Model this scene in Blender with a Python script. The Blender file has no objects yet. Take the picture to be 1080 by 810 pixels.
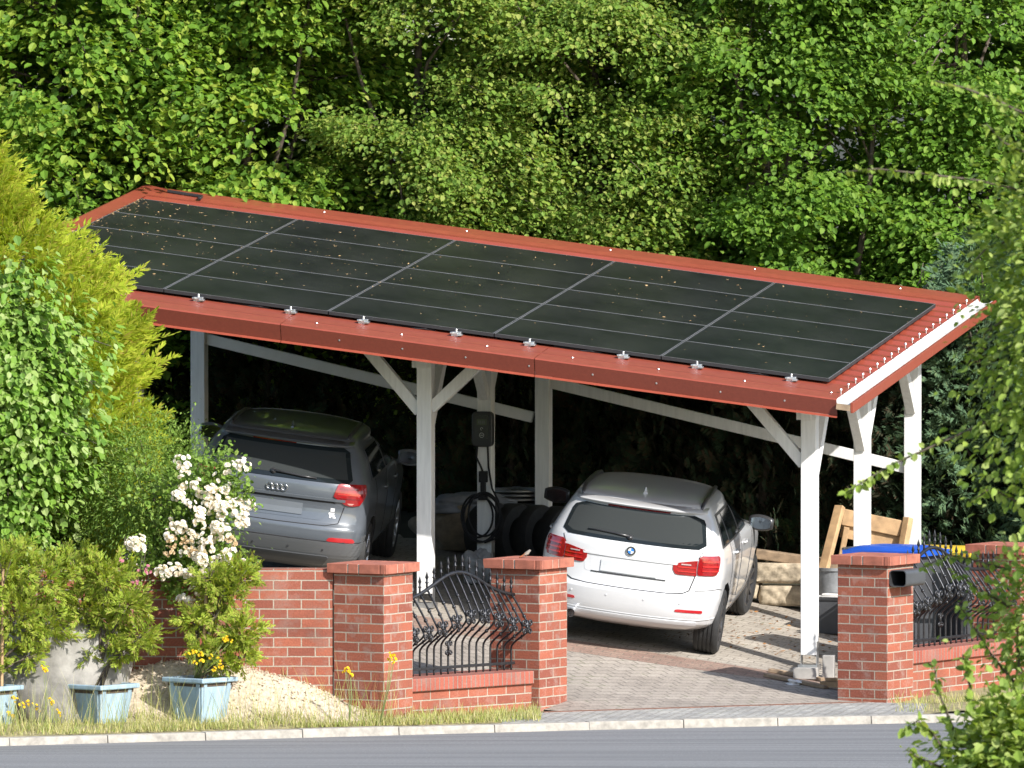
import bpy, bmesh, math, random
import numpy as np
from mathutils import Vector, Matrix
R = math.radians
rng = np.random.default_rng(7)
random.seed(7)
SC = bpy.context.scene
COL = SC.collection

# ------------------------------------------------------------------ camera, sky, sun, exposure
CAM_Y, CAM_Z, FPX = -110.0, 7.28, 11500.0
PITCH = math.atan((405 + 32) / FPX)
cd = bpy.data.cameras.new('camera')
cam = bpy.data.objects.new('camera', cd); COL.objects.link(cam)
cam.location = (0, CAM_Y, CAM_Z); cam.rotation_euler = (math.pi / 2 - PITCH, 0, 0)
cd.sensor_width = 36; cd.lens = FPX / 1080 * 36
cd.clip_start = 1; cd.clip_end = 3000
cd.dof.use_dof = True; cd.dof.focus_distance = 109.0; cd.dof.aperture_fstop = 6.3
SC.camera = cam
SUN_AZ, SUN_EL = R(138), R(33.5)          # azimuth clockwise from +Y
w = bpy.data.worlds.new('World'); SC.world = w; w.use_nodes = True
nt = w.node_tree
sky = nt.nodes.new('ShaderNodeTexSky'); sky.sky_type = 'NISHITA'; sky.sun_disc = False
sky.sun_elevation = SUN_EL; sky.sun_rotation = SUN_AZ
nt.links.new(sky.outputs[0], nt.nodes['Background'].inputs[0])
nt.nodes['Background'].inputs[1].default_value = 0.145
sd = bpy.data.lights.new('sun', 'SUN'); sd.energy = 4.5; sd.angle = R(0.5); sd.color = (1.0, 0.97, 0.925)
sun = bpy.data.objects.new('sun', sd); COL.objects.link(sun)
to_sun = Vector((math.sin(SUN_AZ) * math.cos(SUN_EL), math.cos(SUN_AZ) * math.cos(SUN_EL), math.sin(SUN_EL)))
sun.rotation_euler = to_sun.to_track_quat('Z', 'Y').to_euler(); sun.location = to_sun * 60
SC.view_settings.view_transform = 'Standard'; SC.view_settings.look = 'None'
SC.view_settings.exposure = 0.85; SC.view_settings.gamma = 1.0
SC.render.engine = 'CYCLES'
SC.cycles.max_bounces = 6; SC.cycles.transparent_max_bounces = 8
SC.cycles.use_denoising = True

# ------------------------------------------------------------------ places
def at(u, v, Y):
    """world point at depth Y that stands at that spot of the photograph (survey of the site)"""
    x = (u - 540) / FPX; z = (405 - v) / FPX
    d = Vector((x, math.cos(PITCH) + z * math.sin(PITCH), -math.sin(PITCH) + z * math.cos(PITCH)))
    t = (Y - CAM_Y) / d.y
    return Vector((0, CAM_Y, CAM_Z)) + d * t
YAW, TILT, SLOPE = 0.2474, 0.1218, 0.1149
PR = Vector((3.2113, 0.008, CAM_Z - 4.225))
EX = Vector((math.cos(YAW), -math.sin(YAW), 0)); ED = Vector((math.sin(YAW), math.cos(YAW), 0))
CT, ST = math.cos(TILT), math.sin(TILT)
def RR(a, b, c=0.0):                     # point on the roof sheet: a along the eave, b back, c above
    return PR + EX * (a * CT) + ED * b + Vector((0, 0, -a * ST + b * math.tan(SLOPE) + c))
P0 = RR(-0.19, 0.8)
def RF(a, b, c=0.0): return RR(a - 0.19, b + 0.8, c)     # the same, counted from the front post row
def ab(X, Y):
    d = Vector((X, Y, 0)) - Vector((P0.x, P0.y, 0))
    return d.dot(EX) / CT, d.dot(ED)
def sm(t):
    t = min(1, max(0, t)); return t * t * (3 - 2 * t)
def lerp(a, b, t): return a + (b - a) * t
def padz(X, Y):
    a, b = ab(X, Y)
    a = max(-14, min(2.2, a)); bb = max(-0.35, b)
    z = 0.166 + 0.14 * (-0.2 - a) + 0.06 * min(bb, 6.0)
    if bb > 6: z += 0.22 * min(bb - 6, 14)
    return z
FLX = [-60, -8, -2.0, -1.3, 0.25, 0.6, 3.44, 3.75, 5.2, 60]
FLY = [-9.0, -4.36, -4.36, -4.4, -2.8, -3.2, -1.8, -1.5, 0.9, 18]
def fence_y(X): return float(np.interp(X, FLX, FLY))
KX = [-60, -20, -4.9, 0.73, 4.2, 20, 60]; KY = [-34, -13.4, -6.75, -4.55, -3.5, 0.6, 8]
def kerb_y(X): return float(np.interp(X, KX, KY))
def yardz(X, Y):
    zp = padz(X, Y)
    yf = fence_y(X)
    # depth where the level pad begins in front of the front posts
    yp = P0.y + (-0.35) / math.cos(YAW) - math.tan(YAW) * (X - P0.x)
    k = (Y - yf) / max(0.6, yp - yf)
    k = min(1, max(0, k))
    zd = lerp(0.0, zp, k)
    wl = sm((-1.15 - X) / 0.8)
    return lerp(zd, zp, wl)

# ------------------------------------------------------------------ materials
def nmat(name):
    m = bpy.data.materials.new(name); m.use_nodes = True
    return m, m.node_tree, m.node_tree.nodes['Principled BSDF']
def N(t, kind, **kw):
    n = t.nodes.new(kind)
    for k, v in kw.items():
        if k.startswith('i_'): n.inputs[k[2:].replace('_', ' ')].default_value = v
        else: setattr(n, k, v)
    return n
def ramp(t, stops):
    r = N(t, 'ShaderNodeValToRGB'); e = r.color_ramp.elements
    while len(e) < len(stops): e.new(0.5)
    for i, (p, c) in enumerate(stops):
        e[i].position = p; e[i].color = (*c, 1) if len(c) == 3 else c
    return r
def mixc(t, fac, a, b, blend='MIX'):
    m = N(t, 'ShaderNodeMix', data_type='RGBA', blend_type=blend)
    for s, v in ((0, fac), (6, a), (7, b)):
        if hasattr(v, 'is_linked') or hasattr(v, 'links'): t.links.new(v, m.inputs[s])
        else: m.inputs[s].default_value = v if s == 0 else ((*v, 1) if len(v) == 3 else v)
    return m.outputs[2]
def coords(t, scale=(1, 1, 1), kind='Object'):
    c = N(t, 'ShaderNodeTexCoord'); mp = N(t, 'ShaderNodeMapping'); mp.inputs['Scale'].default_value = scale
    t.links.new(c.outputs[kind], mp.inputs['Vector']); return mp.outputs[0]
def bump(t, bs, h, strength=0.3, dist=0.01):
    b = N(t, 'ShaderNodeBump'); b.inputs['Strength'].default_value = strength; b.inputs['Distance'].default_value = dist
    t.links.new(h, b.inputs['Height']); t.links.new(b.outputs[0], bs.inputs['Normal']); return b
def plain(name, c, rough=0.6, metal=0.0, var=0.25, scale=6.0, bmp=0.0, coat=0.0, stretch=(1, 1, 1), spec=0.5):
    m, t, bs = nmat(name)
    bs.inputs['Roughness'].default_value = rough; bs.inputs['Metallic'].default_value = metal
    bs.inputs['Coat Weight'].default_value = coat; bs.inputs['Coat Roughness'].default_value = 0.04
    bs.inputs['Specular IOR Level'].default_value = spec
    v = coords(t, stretch)
    n = N(t, 'ShaderNodeTexNoise', i_Scale=scale, i_Detail=6.0, i_Roughness=0.62); t.links.new(v, n.inputs['Vector'])
    lo = tuple(x * (1 - var) for x in c); hi = tuple(min(1, x * (1 + var)) for x in c)
    r = ramp(t, [(0.3, lo), (0.7, hi)]); t.links.new(n.outputs[0], r.inputs[0]); t.links.new(r.outputs[0], bs.inputs['Base Color'])
    if bmp: bump(t, bs, n.outputs[0], bmp, 0.01)
    return m
def leafmat(name, cols, trans=0.35, rough=0.45, spec=0.4):
    m, t, bs = nmat(name)
    g = N(t, 'ShaderNodeNewGeometry')
    r = ramp(t, [(i / max(1, len(cols) - 1), c) for i, c in enumerate(cols)])
    t.links.new(g.outputs['Random Per Island'], r.inputs[0])
    t.links.new(r.outputs[0], bs.inputs['Base Color'])
    bs.inputs['Roughness'].default_value = rough + .1; bs.inputs['Specular IOR Level'].default_value = spec * .45
    tr = N(t, 'ShaderNodeBsdfTranslucent')
    tc = mixc(t, 1.0, r.outputs[0], (1.25, 1.15, 0.5), 'MULTIPLY'); t.links.new(tc, tr.inputs[0])
    mx = N(t, 'ShaderNodeMixShader'); mx.inputs[0].default_value = trans
    t.links.new(bs.outputs[0], mx.inputs[1]); t.links.new(tr.outputs[0], mx.inputs[2])
    t.links.new(mx.outputs[0], t.nodes['Material Output'].inputs[0])
    return m
def brickmat(name, bw=0.28, rh=0.0925, off=0.5, c1=(0.33, 0.098, 0.054), c2=(0.205, 0.058, 0.036), white=0.55, mortar=(0.35, 0.31, 0.25)):
    m, t, bs = nmat(name)
    uv = N(t, 'ShaderNodeUVMap'); uv.uv_map = 'UVMap'
    b = N(t, 'ShaderNodeTexBrick', offset=off, squash=1.0)
    b.inputs['Scale'].default_value = 1.0; b.inputs['Brick Width'].default_value = bw; b.inputs['Row Height'].default_value = rh
    b.inputs['Mortar Size'].default_value = 0.0065; b.inputs['Mortar Smooth'].default_value = 0.15; b.inputs['Bias'].default_value = 0.0
    b.inputs['Color1'].default_value = (*c1, 1); b.inputs['Color2'].default_value = (*c2, 1); b.inputs['Mortar'].default_value = (*mortar, 1)
    # wobble so courses are not ruler straight
    nz = N(t, 'ShaderNodeTexNoise', i_Scale=9.0, i_Detail=3.0); t.links.new(uv.outputs[0], nz.inputs['Vector'])
    va = N(t, 'ShaderNodeVectorMath', operation='MULTIPLY_ADD'); va.inputs[1].default_value = (0.008, 0.008, 0)
    t.links.new(nz.outputs[1], va.inputs[0]); t.links.new(uv.outputs[0], va.inputs[2]); t.links.new(va.outputs[0], b.inputs['Vector'])
    n1 = N(t, 'ShaderNodeTexNoise', i_Scale=55.0, i_Detail=5.0, i_Roughness=0.7); t.links.new(uv.outputs[0], n1.inputs['Vector'])
    r1 = ramp(t, [(0.35, (0.72, 0.70, 0.68)), (0.7, (1.15, 1.12, 1.1))]); t.links.new(n1.outputs[0], r1.inputs[0])
    c = mixc(t, 0.8, b.outputs[0], r1.outputs[0], 'MULTIPLY')
    n2 = N(t, 'ShaderNodeTexNoise', i_Scale=3.4, i_Detail=8.0, i_Roughness=0.72); t.links.new(uv.outputs[0], n2.inputs['Vector'])
    r2 = ramp(t, [(0.50, (0, 0, 0)), (0.78, (1, 1, 1))]); t.links.new(n2.outputs[0], r2.inputs[0])
    mm = N(t, 'ShaderNodeMath', operation='MULTIPLY'); mm.inputs[1].default_value = white; t.links.new(r2.outputs[0], mm.inputs[0])
    c = mixc(t, mm.outputs[0], c, (0.58, 0.50, 0.44))
    n3 = N(t, 'ShaderNodeTexNoise', i_Scale=1.7, i_Detail=7.0, i_Roughness=0.7); t.links.new(uv.outputs[0], n3.inputs['Vector'])
    r3 = ramp(t, [(0.50, (1, 1, 1)), (0.72, (0.52, 0.46, 0.42))]); t.links.new(n3.outputs[0], r3.inputs[0])
    c = mixc(t, 1.0, c, r3.outputs[0], 'MULTIPLY')
    t.links.new(c, bs.inputs['Base Color']); bs.inputs['Roughness'].default_value = 0.82
    ad = N(t, 'ShaderNodeMath', operation='MULTIPLY_ADD'); ad.inputs[1].default_value = -1.0
    t.links.new(b.outputs['Fac'], ad.inputs[0]); t.links.new(n1.outputs[0], ad.inputs[2])
    bump(t, bs, ad.outputs[0], 0.6, 0.008)
    return m

M = {}
M['white'] = plain('white_painted_wood', (0.70, 0.695, 0.675), 0.55, var=0.10, scale=6, bmp=0.08, stretch=(5, 5, 0.4))
M['cream'] = plain('cream_painted_wood', (0.66, 0.64, 0.60), 0.6, var=0.06, scale=5, bmp=0.06)
M['red'] = plain('red_coated_sheet', (0.225, 0.046, 0.027), 0.34, var=0.10, scale=2.2, coat=0.15)
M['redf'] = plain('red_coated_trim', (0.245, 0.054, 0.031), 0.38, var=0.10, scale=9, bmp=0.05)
M['fascia'] = plain('shaded_red_fascia', (0.150, 0.034, 0.021), 0.45, var=0.12, scale=40, bmp=0.04)  # darker than the trim red: shade of the front face put into the colour
M['steel'] = plain('galvanised_steel', (0.62, 0.62, 0.62), 0.35, metal=0.9, var=0.15, scale=20)
M['iron'] = plain('dark_wrought_iron', (0.05, 0.05, 0.054), 0.38, metal=0.75, var=0.35, scale=30)
M['gutter'] = plain('white_gutter', (0.58, 0.57, 0.54), 0.5, var=0.28, scale=9)
M['brick'] = brickmat('red_clinker_brick')
M['brickwall'] = brickmat('red_clinker_wall', bw=0.27, white=0.34)
M['capbrick'] = brickmat('red_cap_brick', bw=0.14, rh=0.50, off=0.0, white=0.25, c1=(0.38, 0.098, 0.055), c2=(0.30, 0.072, 0.042))
M['rowlock'] = brickmat('red_rowlock_brick', bw=0.064, rh=0.60, off=0.0, white=0.35, c1=(0.36, 0.10, 0.065), c2=(0.29, 0.07, 0.045), mortar=(0.22, 0.17, 0.14))
M['black'] = plain('black_plastic', (0.022, 0.022, 0.024), 0.4, var=0.2)
M['blackmatt'] = plain('black_matt', (0.012, 0.012, 0.013), 0.8, var=0.2)
M['rubber'] = plain('tyre_rubber', (0.020, 0.020, 0.020), 0.75, var=0.3, scale=15)
M['wood'] = plain('pale_sawn_timber', (0.37, 0.235, 0.12), 0.7, var=0.35, scale=7, stretch=(1, 1, 1), bmp=0.2)
M['oldwood'] = plain('weathered_timber', (0.27, 0.19, 0.12), 0.8, var=0.4, scale=9, bmp=0.3)
M['bark'] = plain('tree_bark', (0.085, 0.065, 0.048), 0.9, var=0.45, scale=12, bmp=0.5)
M['deadbark'] = plain('dead_twig', (0.28, 0.22, 0.17), 0.9, var=0.3, scale=14)
M['stone'] = plain('sandstone_block', (0.40, 0.33, 0.235), 0.92, var=0.5, scale=9, bmp=1.0)
M['greystone'] = plain('grey_concrete', (0.36, 0.34, 0.31), 0.9, var=0.2, scale=6, bmp=0.3)
M['rock'] = plain('pale_grey_boulder', (0.25, 0.235, 0.21), 0.92, var=0.45, scale=4, bmp=1.0)
M['pot'] = plain('blue_grey_planter', (0.25, 0.34, 0.40), 0.6, var=0.3, scale=8, stretch=(1, 1, 0.3))
M['soil'] = plain('dark_soil', (0.07, 0.05, 0.035), 0.95, var=0.4, scale=18, bmp=0.6)
M['bluelid'] = plain('blue_bin_plastic', (0.010, 0.075, 0.42), 0.4, var=0.12)
M['yellowlid'] = plain('yellow_bin_plastic', (0.62, 0.42, 0.03), 0.45, var=0.1)
M['binbody'] = plain('dark_grey_bin_plastic', (0.055, 0.057, 0.062), 0.5, var=0.15)
M['greytub'] = plain('grey_tub', (0.26, 0.27, 0.28), 0.6, var=0.4, scale=6)
M['cloth'] = plain('grey_tarpaulin', (0.17, 0.18, 0.20), 0.7, var=0.3, scale=7, bmp=0.4)
M['sack'] = plain('beige_sandbag', (0.20, 0.16, 0.11), 0.9, var=0.3, scale=9, bmp=0.4)
M['paper'] = plain('newspaper', (0.7, 0.68, 0.65), 0.8, var=0.1)

# ------------------------------------------------------------------ mesh builder
class MB:
    def __init__(s): s.v = []; s.f = []; s.uv = {}; s.mi = {}
    def add(s, vs, fs, mi=0):
        o = len(s.v); s.v += [Vector(p) for p in vs]
        for f in fs:
            if mi: s.mi[len(s.f)] = mi
            s.f.append(tuple(i + o for i in f))
        return s
    def box(s, c, size, mat=None, mi=0):
        x, y, z = (d / 2 for d in size)
        vs = [Vector((sx * x, sy * y, sz * z)) for sz in (-1, 1) for sy in (-1, 1) for sx in (-1, 1)]
        if mat is not None: vs = [mat @ p for p in vs]
        c = Vector(c); vs = [p + c for p in vs]
        return s.add(vs, [(0, 2, 3, 1), (4, 5, 7, 6), (0, 1, 5, 4), (2, 6, 7, 3), (0, 4, 6, 2), (1, 3, 7, 5)], mi)
    def hexa(s, lo, hi, mi=0):
        """lo, hi: four points each, counter-clockwise seen from above"""
        vs = list(lo) + list(hi)
        return s.add(vs, [(3, 2, 1, 0), (4, 5, 6, 7), (0, 1, 5, 4), (1, 2, 6, 5), (2, 3, 7, 6), (3, 0, 4, 7)], mi)
    def beam(s, p0, p1, wd, ht, up=Vector((0, 0, 1)), mi=0):
        p0, p1 = Vector(p0), Vector(p1); d = (p1 - p0).normalized()
        side = d.cross(up).normalized(); u2 = side.cross(d).normalized()
        vs = []
        for p in (p0, p1):
            for (i, j) in ((-1, -1), (1, -1), (1, 1), (-1, 1)):
                vs.append(p + side * (wd / 2 * i) + u2 * (ht / 2 * j))
        return s.add(vs, [(0, 1, 2, 3), (7, 6, 5, 4), (0, 4, 5, 1), (1, 5, 6, 2), (2, 6, 7, 3), (3, 7, 4, 0)], mi)
    def tube(s, pts, r, n=8, mi=0, caps=True):
        pts = [Vector(p) for p in pts]; m = len(pts)
        rs = r if hasattr(r, '__len__') else [r] * m
        o = len(s.v); prev = None; vs = []
        for i, p in enumerate(pts):
            d = (pts[min(i + 1, m - 1)] - pts[max(i - 1, 0)])
            d = d.normalized() if d.length > 1e-9 else Vector((0, 0, 1))
            a = prev if prev is not None else (Vector((1, 0, 0)) if abs(d.x) < 0.9 else Vector((0, 1, 0)))
            a = (a - d * a.dot(d)); a = a.normalized() if a.length > 1e-6 else d.orthogonal().normalized()
            prev = a; b = d.cross(a)
            for k in range(n):
                t = 2 * math.pi * k / n
                vs.append(p + (a * math.cos(t) + b * math.sin(t)) * rs[i])
        fs = []
        for i in range(m - 1):
            for k in range(n):
                k2 = (k + 1) % n
                fs.append((i * n + k, i * n + k2, (i + 1) * n + k2, (i + 1) * n + k))
        if caps:
            fs.append(tuple(range(n - 1, -1, -1))); fs.append(tuple((m - 1) * n + k for k in range(n)))
        return s.add(vs, fs, mi)
    def lathe(s, prof, n=24, mat=Matrix(), mi=0):
        """prof: (r, h) pairs turned about local z"""
        vs = []; fs = []; m = len(prof)
        for (r, h) in prof:
            for k in range(n):
                t = 2 * math.pi * k / n; vs.append(mat @ Vector((r * math.cos(t), r * math.sin(t), h)))
        for i in range(m - 1):
            for k in range(n):
                k2 = (k + 1) % n
                fs.append((i * n + k, i * n + k2, (i + 1) * n + k2, (i + 1) * n + k))
        if prof[0][0] > 1e-6: fs.append(tuple(range(n - 1, -1, -1)))
        if prof[-1][0] > 1e-6: fs.append(tuple((m - 1) * n + k for k in range(n)))
        return s.add(vs, fs, mi)
    def grid(s, rows, mi=0, flip=False):
        n = len(rows[0]); vs = [p for r in rows for p in r]; fs = []
        for i in range(len(rows) - 1):
            for j in range(n - 1):
                q = (i * n + j, i * n + j + 1, (i + 1) * n + j + 1, (i + 1) * n + j)
                fs.append(q[::-1] if flip else q)
        return s.add(vs, fs, mi)
    def prism(s, poly, d, mi=0):
        """closed polygon of points pushed along vector d"""
        n = len(poly); d = Vector(d); poly = [Vector(p) for p in poly]
        vs = poly + [p + d for p in poly]
        fs = [tuple(range(n - 1, -1, -1)), tuple(range(n, 2 * n))]
        for i in range(n): j = (i + 1) % n; fs.append((i, j, n + j, n + i))
        return s.add(vs, fs, mi)
    def shift(s, d): s.v = [p + Vector(d) for p in s.v]; return s
    def xf(s, m): s.v = [m @ p for p in s.v]; return s
    def build(s, name, mats, parent=None, smooth=False, bevel=0.0, uvoff=(0, 0), uv=True, sub=0):
        me = bpy.data.meshes.new(name)
        me.from_pydata([tuple(p) for p in s.v], [], s.f); me.update()
        mats = mats if isinstance(mats, (list, tuple)) else [mats]
        for m in mats: me.materials.append(m)
        for i, k in s.mi.items(): me.polygons[i].material_index = k
        bm = bmesh.new(); bm.from_mesh(me); bmesh.ops.recalc_face_normals(bm, faces=bm.faces); bm.to_mesh(me); bm.free()
        if uv:
            l = me.uv_layers.new(name='UVMap')
            for p in me.polygons:
                nn = p.normal
                if abs(nn.z) > 0.75: tx, ty = Vector((1, 0, 0)), Vector((0, 1, 0))
                else: tx = Vector((-nn.y, nn.x, 0)).normalized(); ty = Vector((0, 0, 1))
                for li in p.loop_indices:
                    co = me.vertices[me.loops[li].vertex_index].co
                    l.data[li].uv = (co.dot(tx) + uvoff[0], co.dot(ty) + uvoff[1])
        if smooth:
            for p in me.polygons: p.use_smooth = True
        o = bpy.data.objects.new(name, me); COL.objects.link(o)
        if parent is not None: o.parent = parent
        if bevel:
            b = o.modifiers.new('bevel', 'BEVEL'); b.width = bevel; b.segments = 2; b.limit_method = 'ANGLE'
        if sub:
            b = o.modifiers.new('sub', 'SUBSURF'); b.levels = sub; b.render_levels = sub
        return o
def autosmooth(o, deg=35):
    me = o.data
    for p in me.polygons: p.use_smooth = True
    bm = bmesh.new(); bm.from_mesh(me)
    for e in bm.edges:
        if len(e.link_faces) == 2 and e.calc_face_angle(0) > R(deg): e.smooth = False
    bm.to_mesh(me); bm.free(); return o
def thing(name, loc, label, cat, group=None, rotz=0.0):
    o = bpy.data.objects.new(name, None); COL.objects.link(o)
    o.location = loc; o.rotation_euler = (0, 0, rotz); o['label'] = label; o['category'] = cat
    o.empty_display_size = 0.2
    if group: o['group'] = group
    return o
def tag(o, label, cat, group=None):
    o['label'] = label; o['category'] = cat
    if group: o['group'] = group
    return o
def struct(o, kind='structure'): o['kind'] = kind; return o

# template scatter: many little pieces in one mesh -------------------------------------------
def scatter(name, mat, tv, tf, pos, xax, yax, size, parent=None):
    """tv (k,3) template, tf faces (all same size); pos, xax, yax (n,3); size (n,) or (n,3)"""
    tv = np.asarray(tv, float); tf = np.asarray(tf, int); n = len(pos); k = len(tv)
    xax = xax / np.linalg.norm(xax, axis=1, keepdims=True)
    zax = np.cross(xax, yax); zax /= (np.linalg.norm(zax, axis=1, keepdims=True) + 1e-9)
    yax = np.cross(zax, xax)
    size = np.asarray(size, float); size = np.repeat(size[:, None], 3, 1) if size.ndim == 1 else size
    V = (pos[:, None, :] + tv[None, :, 0, None] * (xax * size[:, :1])[:, None, :]
         + tv[None, :, 1, None] * (yax * size[:, 1:2])[:, None, :] + tv[None, :, 2, None] * (zax * size[:, 2:])[:, None, :])
    Fc = (tf[None] + (np.arange(n) * k)[:, None, None]).reshape(-1)
    me = bpy.data.meshes.new(name); nf = n * len(tf); fs = tf.shape[1]
    me.vertices.add(n * k); me.vertices.foreach_set('co', V.reshape(-1).astype(np.float32))
    me.loops.add(len(Fc)); me.loops.foreach_set('vertex_index', Fc.astype(np.int32))
    me.polygons.add(nf)
    me.polygons.foreach_set('loop_start', (np.arange(nf) * fs).astype(np.int32))
    me.polygons.foreach_set('loop_total', np.full(nf, fs, np.int32))
    me.update(calc_edges=True); me.validate()
    me.materials.append(mat)
    for p in me.polygons: p.use_smooth = False
    o = bpy.data.objects.new(name, me); COL.objects.link(o)
    if parent is not None: o.parent = parent
    return o
LEAF_V = [(0, 0, 0), (0.33, 0, -0.03), (0.72, 0, -0.05), (1, 0, -0.12), (0.28, 0.36, 0.07), (0.70, 0.30, 0.03), (0.28, -0.36, 0.07), (0.70, -0.30, 0.03)]
LEAF_F = [(0, 1, 4, 4), (1, 2, 5, 4), (2, 3, 5, 5), (0, 6, 1, 1), (1, 6, 7, 2), (2, 7, 3, 3)]
LEAF_F = [(0, 1, 4), (1, 2, 5), (1, 5, 4), (2, 3, 5), (0, 6, 1), (1, 6, 7), (1, 7, 2), (2, 7, 3)]
SLIM_V = [(0, 0, 0), (0.5, 0.17, 0.04), (1, 0, -0.08), (0.5, -0.17, 0.04), (0.5, 0, -0.02)]
SLIM_F = [(0, 4, 1), (4, 2, 1), (0, 3, 4), (4, 3, 2)]
# flat feathery conifer spray
def _spray():
    v = []; f = []
    def blade(x0, y0, x1, y1, wd, dz=0.0):
        dx, dy = x1 - x0, y1 - y0; L = math.hypot(dx, dy); px, py = -dy / L * wd, dx / L * wd
        o = len(v); mx, my = x0 + dx * .55, y0 + dy * .55
        v.extend([(x0, y0, 0), (mx + px, my + py, dz * .5), (x1, y1, dz), (mx - px, my - py, dz * .5)])
        f.append((o, o + 3, o + 2)); f.append((o, o + 2, o + 1))
    blade(0, 0, 1, 0, .06, -.1)
    for x, l in ((.15, .42), (.35, .46), (.55, .38), (.73, .26)):
        for s in (1, -1): blade(x, 0, x + l * .72, s * l * .72, .065, -.07 + .04 * s)
    return v, f
SPR_V, SPR_F = _spray()
def unit(n, r=rng):
    d = r.normal(size=(n, 3)); return d / np.linalg.norm(d, axis=1, keepdims=True)
def leaf_axes(n, out, droop=0.3, spread=0.8, up=0.9, r=rng):
    """leaf direction (x axis) points outwards and a little down; leaf face looks up and out"""
    x = out + unit(n, r) * spread; x[:, 2] -= droop
    x /= np.linalg.norm(x, axis=1, keepdims=True)
    nrm = out * 0.5 + unit(n, r) * 0.55; nrm[:, 2] += up
    y = np.cross(nrm, x); return x, y
def crown_points(n_cl, per, C, Rr, r=rng, shell=(0.55, 1.0), pad=(0.34, 0.34, 0.15), zmin=-1.0, front=0.0, lump=0.25):
    """clumps of foliage over an uneven ellipsoid: returns points and outward directions"""
    C = np.array(C, float); Rr = np.array(Rr, float)
    d = unit(n_cl * 3, r); d = d[d[:, 2] > zmin]
    if front > 0: d = d[(d[:, 1] < 0.35) | (r.random(len(d)) > front)]
    d = d[:n_cl]; n = len(d)
    ph = r.random(3) * 6.28
    lum = 1 + lump * (np.sin(d[:, 0] * 5.1 + ph[0]) * np.sin(d[:, 1] * 4.3 + ph[1]) + 0.7 * np.sin(d[:, 2] * 7.7 + ph[2] + d[:, 0] * 3))
    rad = (shell[0] + (shell[1] - shell[0]) * r.random(n) ** 0.6) * lum
    cc = C + d * rad[:, None] * Rr
    k = r.integers(max(1, int(per * .5)), int(per * 1.5) + 1, n)
    idx = np.repeat(np.arange(n), k)
    sz = (0.6 + 0.8 * r.random(n))[idx][:, None]
    g = r.normal(size=(len(idx), 3)) * np.array(pad) * sz
    out = d[idx]
    # tilt pads so they hang outwards
    g[:, 2] -= 0.45 * (g[:, 0] * out[:, 0] + g[:, 1] * out[:, 1])
    return cc[idx] + g, out, cc
def branch_crown(nbr, per, C, Rr, r, front=0.0, thick=.055, spread=.26, hmin=-.85):
    """leaves carried on arching boughs: flat layers with dark gaps between them"""
    C = np.array(C, float); P = []; O = []; tubes = []
    for i in range(nbr):
        h = r.uniform(hmin, .97); az = r.uniform(0, 2 * np.pi)
        if front and math.sin(az) > .35 and r.random() < front: az = -az
        f = math.sqrt(max(.02, 1 - abs(h) ** 2.4)); d = np.array([math.cos(az), math.sin(az), 0.0]); tg = np.array([-d[1], d[0], 0.0])
        L = f * math.hypot(d[0] * Rr[0], d[1] * Rr[1]) * r.uniform(.75, 1.15); o = C + np.array([0, 0, h * Rr[2]]); rise, dr = r.uniform(.15, .55), r.uniform(.25, .6)
        k = int(per * r.uniform(.5, 1.5) * (.35 + .65 * f)); t = .22 + .80 * r.random(k) ** .75; lat = r.normal(size=k) * spread * L * np.clip(t * (1.25 - t) * 1.7, .08, 1)
        lat += .10 * L * np.sin(t * 9 + i); zz = L * (rise * t - dr * t * t) + r.normal(size=k) * thick * (1 + 2.2 * r.random()) - .25 * np.abs(lat)
        P.append(o + d * (t * L)[:, None] + tg * lat[:, None] + np.array([0, 0, 1.0]) * zz[:, None]); O.append(np.tile(d, (k, 1)) + tg * (lat / (L + .01))[:, None] * 1.5)
        tubes.append([tuple(o + d * tt * L + np.array([0, 0, L * (rise * tt - dr * tt * tt)])) for tt in (0, .3, .6, .95)])
    P = np.concatenate(P); O = np.concatenate(O); O /= np.linalg.norm(O, axis=1, keepdims=True); return P, O, tubes
def limbs(mb, base, C, Rr, n=7, r0=0.09, seed=1, top=0.8, wob=0.12):
    q = random.Random(seed); base = Vector(base); C = Vector(C)
    tp = Vector((C.x, C.y, C.z + Rr[2] * top)); pts = []
    for i in range(8):
        t = i / 7; p = base.lerp(tp, t); p += Vector((q.uniform(-wob, wob), q.uniform(-wob, wob), 0)) * (1 if 0 < i else 0); pts.append(p)
    mb.tube(pts, [r0 * (1 - .82 * i / 7) for i in range(8)], 7)
    for k in range(n):
        t = q.uniform(.25, .85); i = int(t * 7); s = pts[i].lerp(pts[i + 1], t * 7 - i)
        an = 2 * math.pi * (k + q.random()) / n
        e = C + Vector((math.cos(an) * Rr[0] * q.uniform(.6, .9), math.sin(an) * Rr[1] * q.uniform(.6, .9), Rr[2] * q.uniform(-.2, .75)))
        m = s.lerp(e, .5) + Vector((q.uniform(-.15, .15), q.uniform(-.15, .15), .12))
        rr = r0 * (1 - .75 * t) * .55
        mb.tube([s, s.lerp(m, .5) + Vector((0, 0, .04)), m, m.lerp(e, .5), e], [rr, rr * .8, rr * .6, rr * .4, rr * .15], 5)
    return mb

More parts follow.
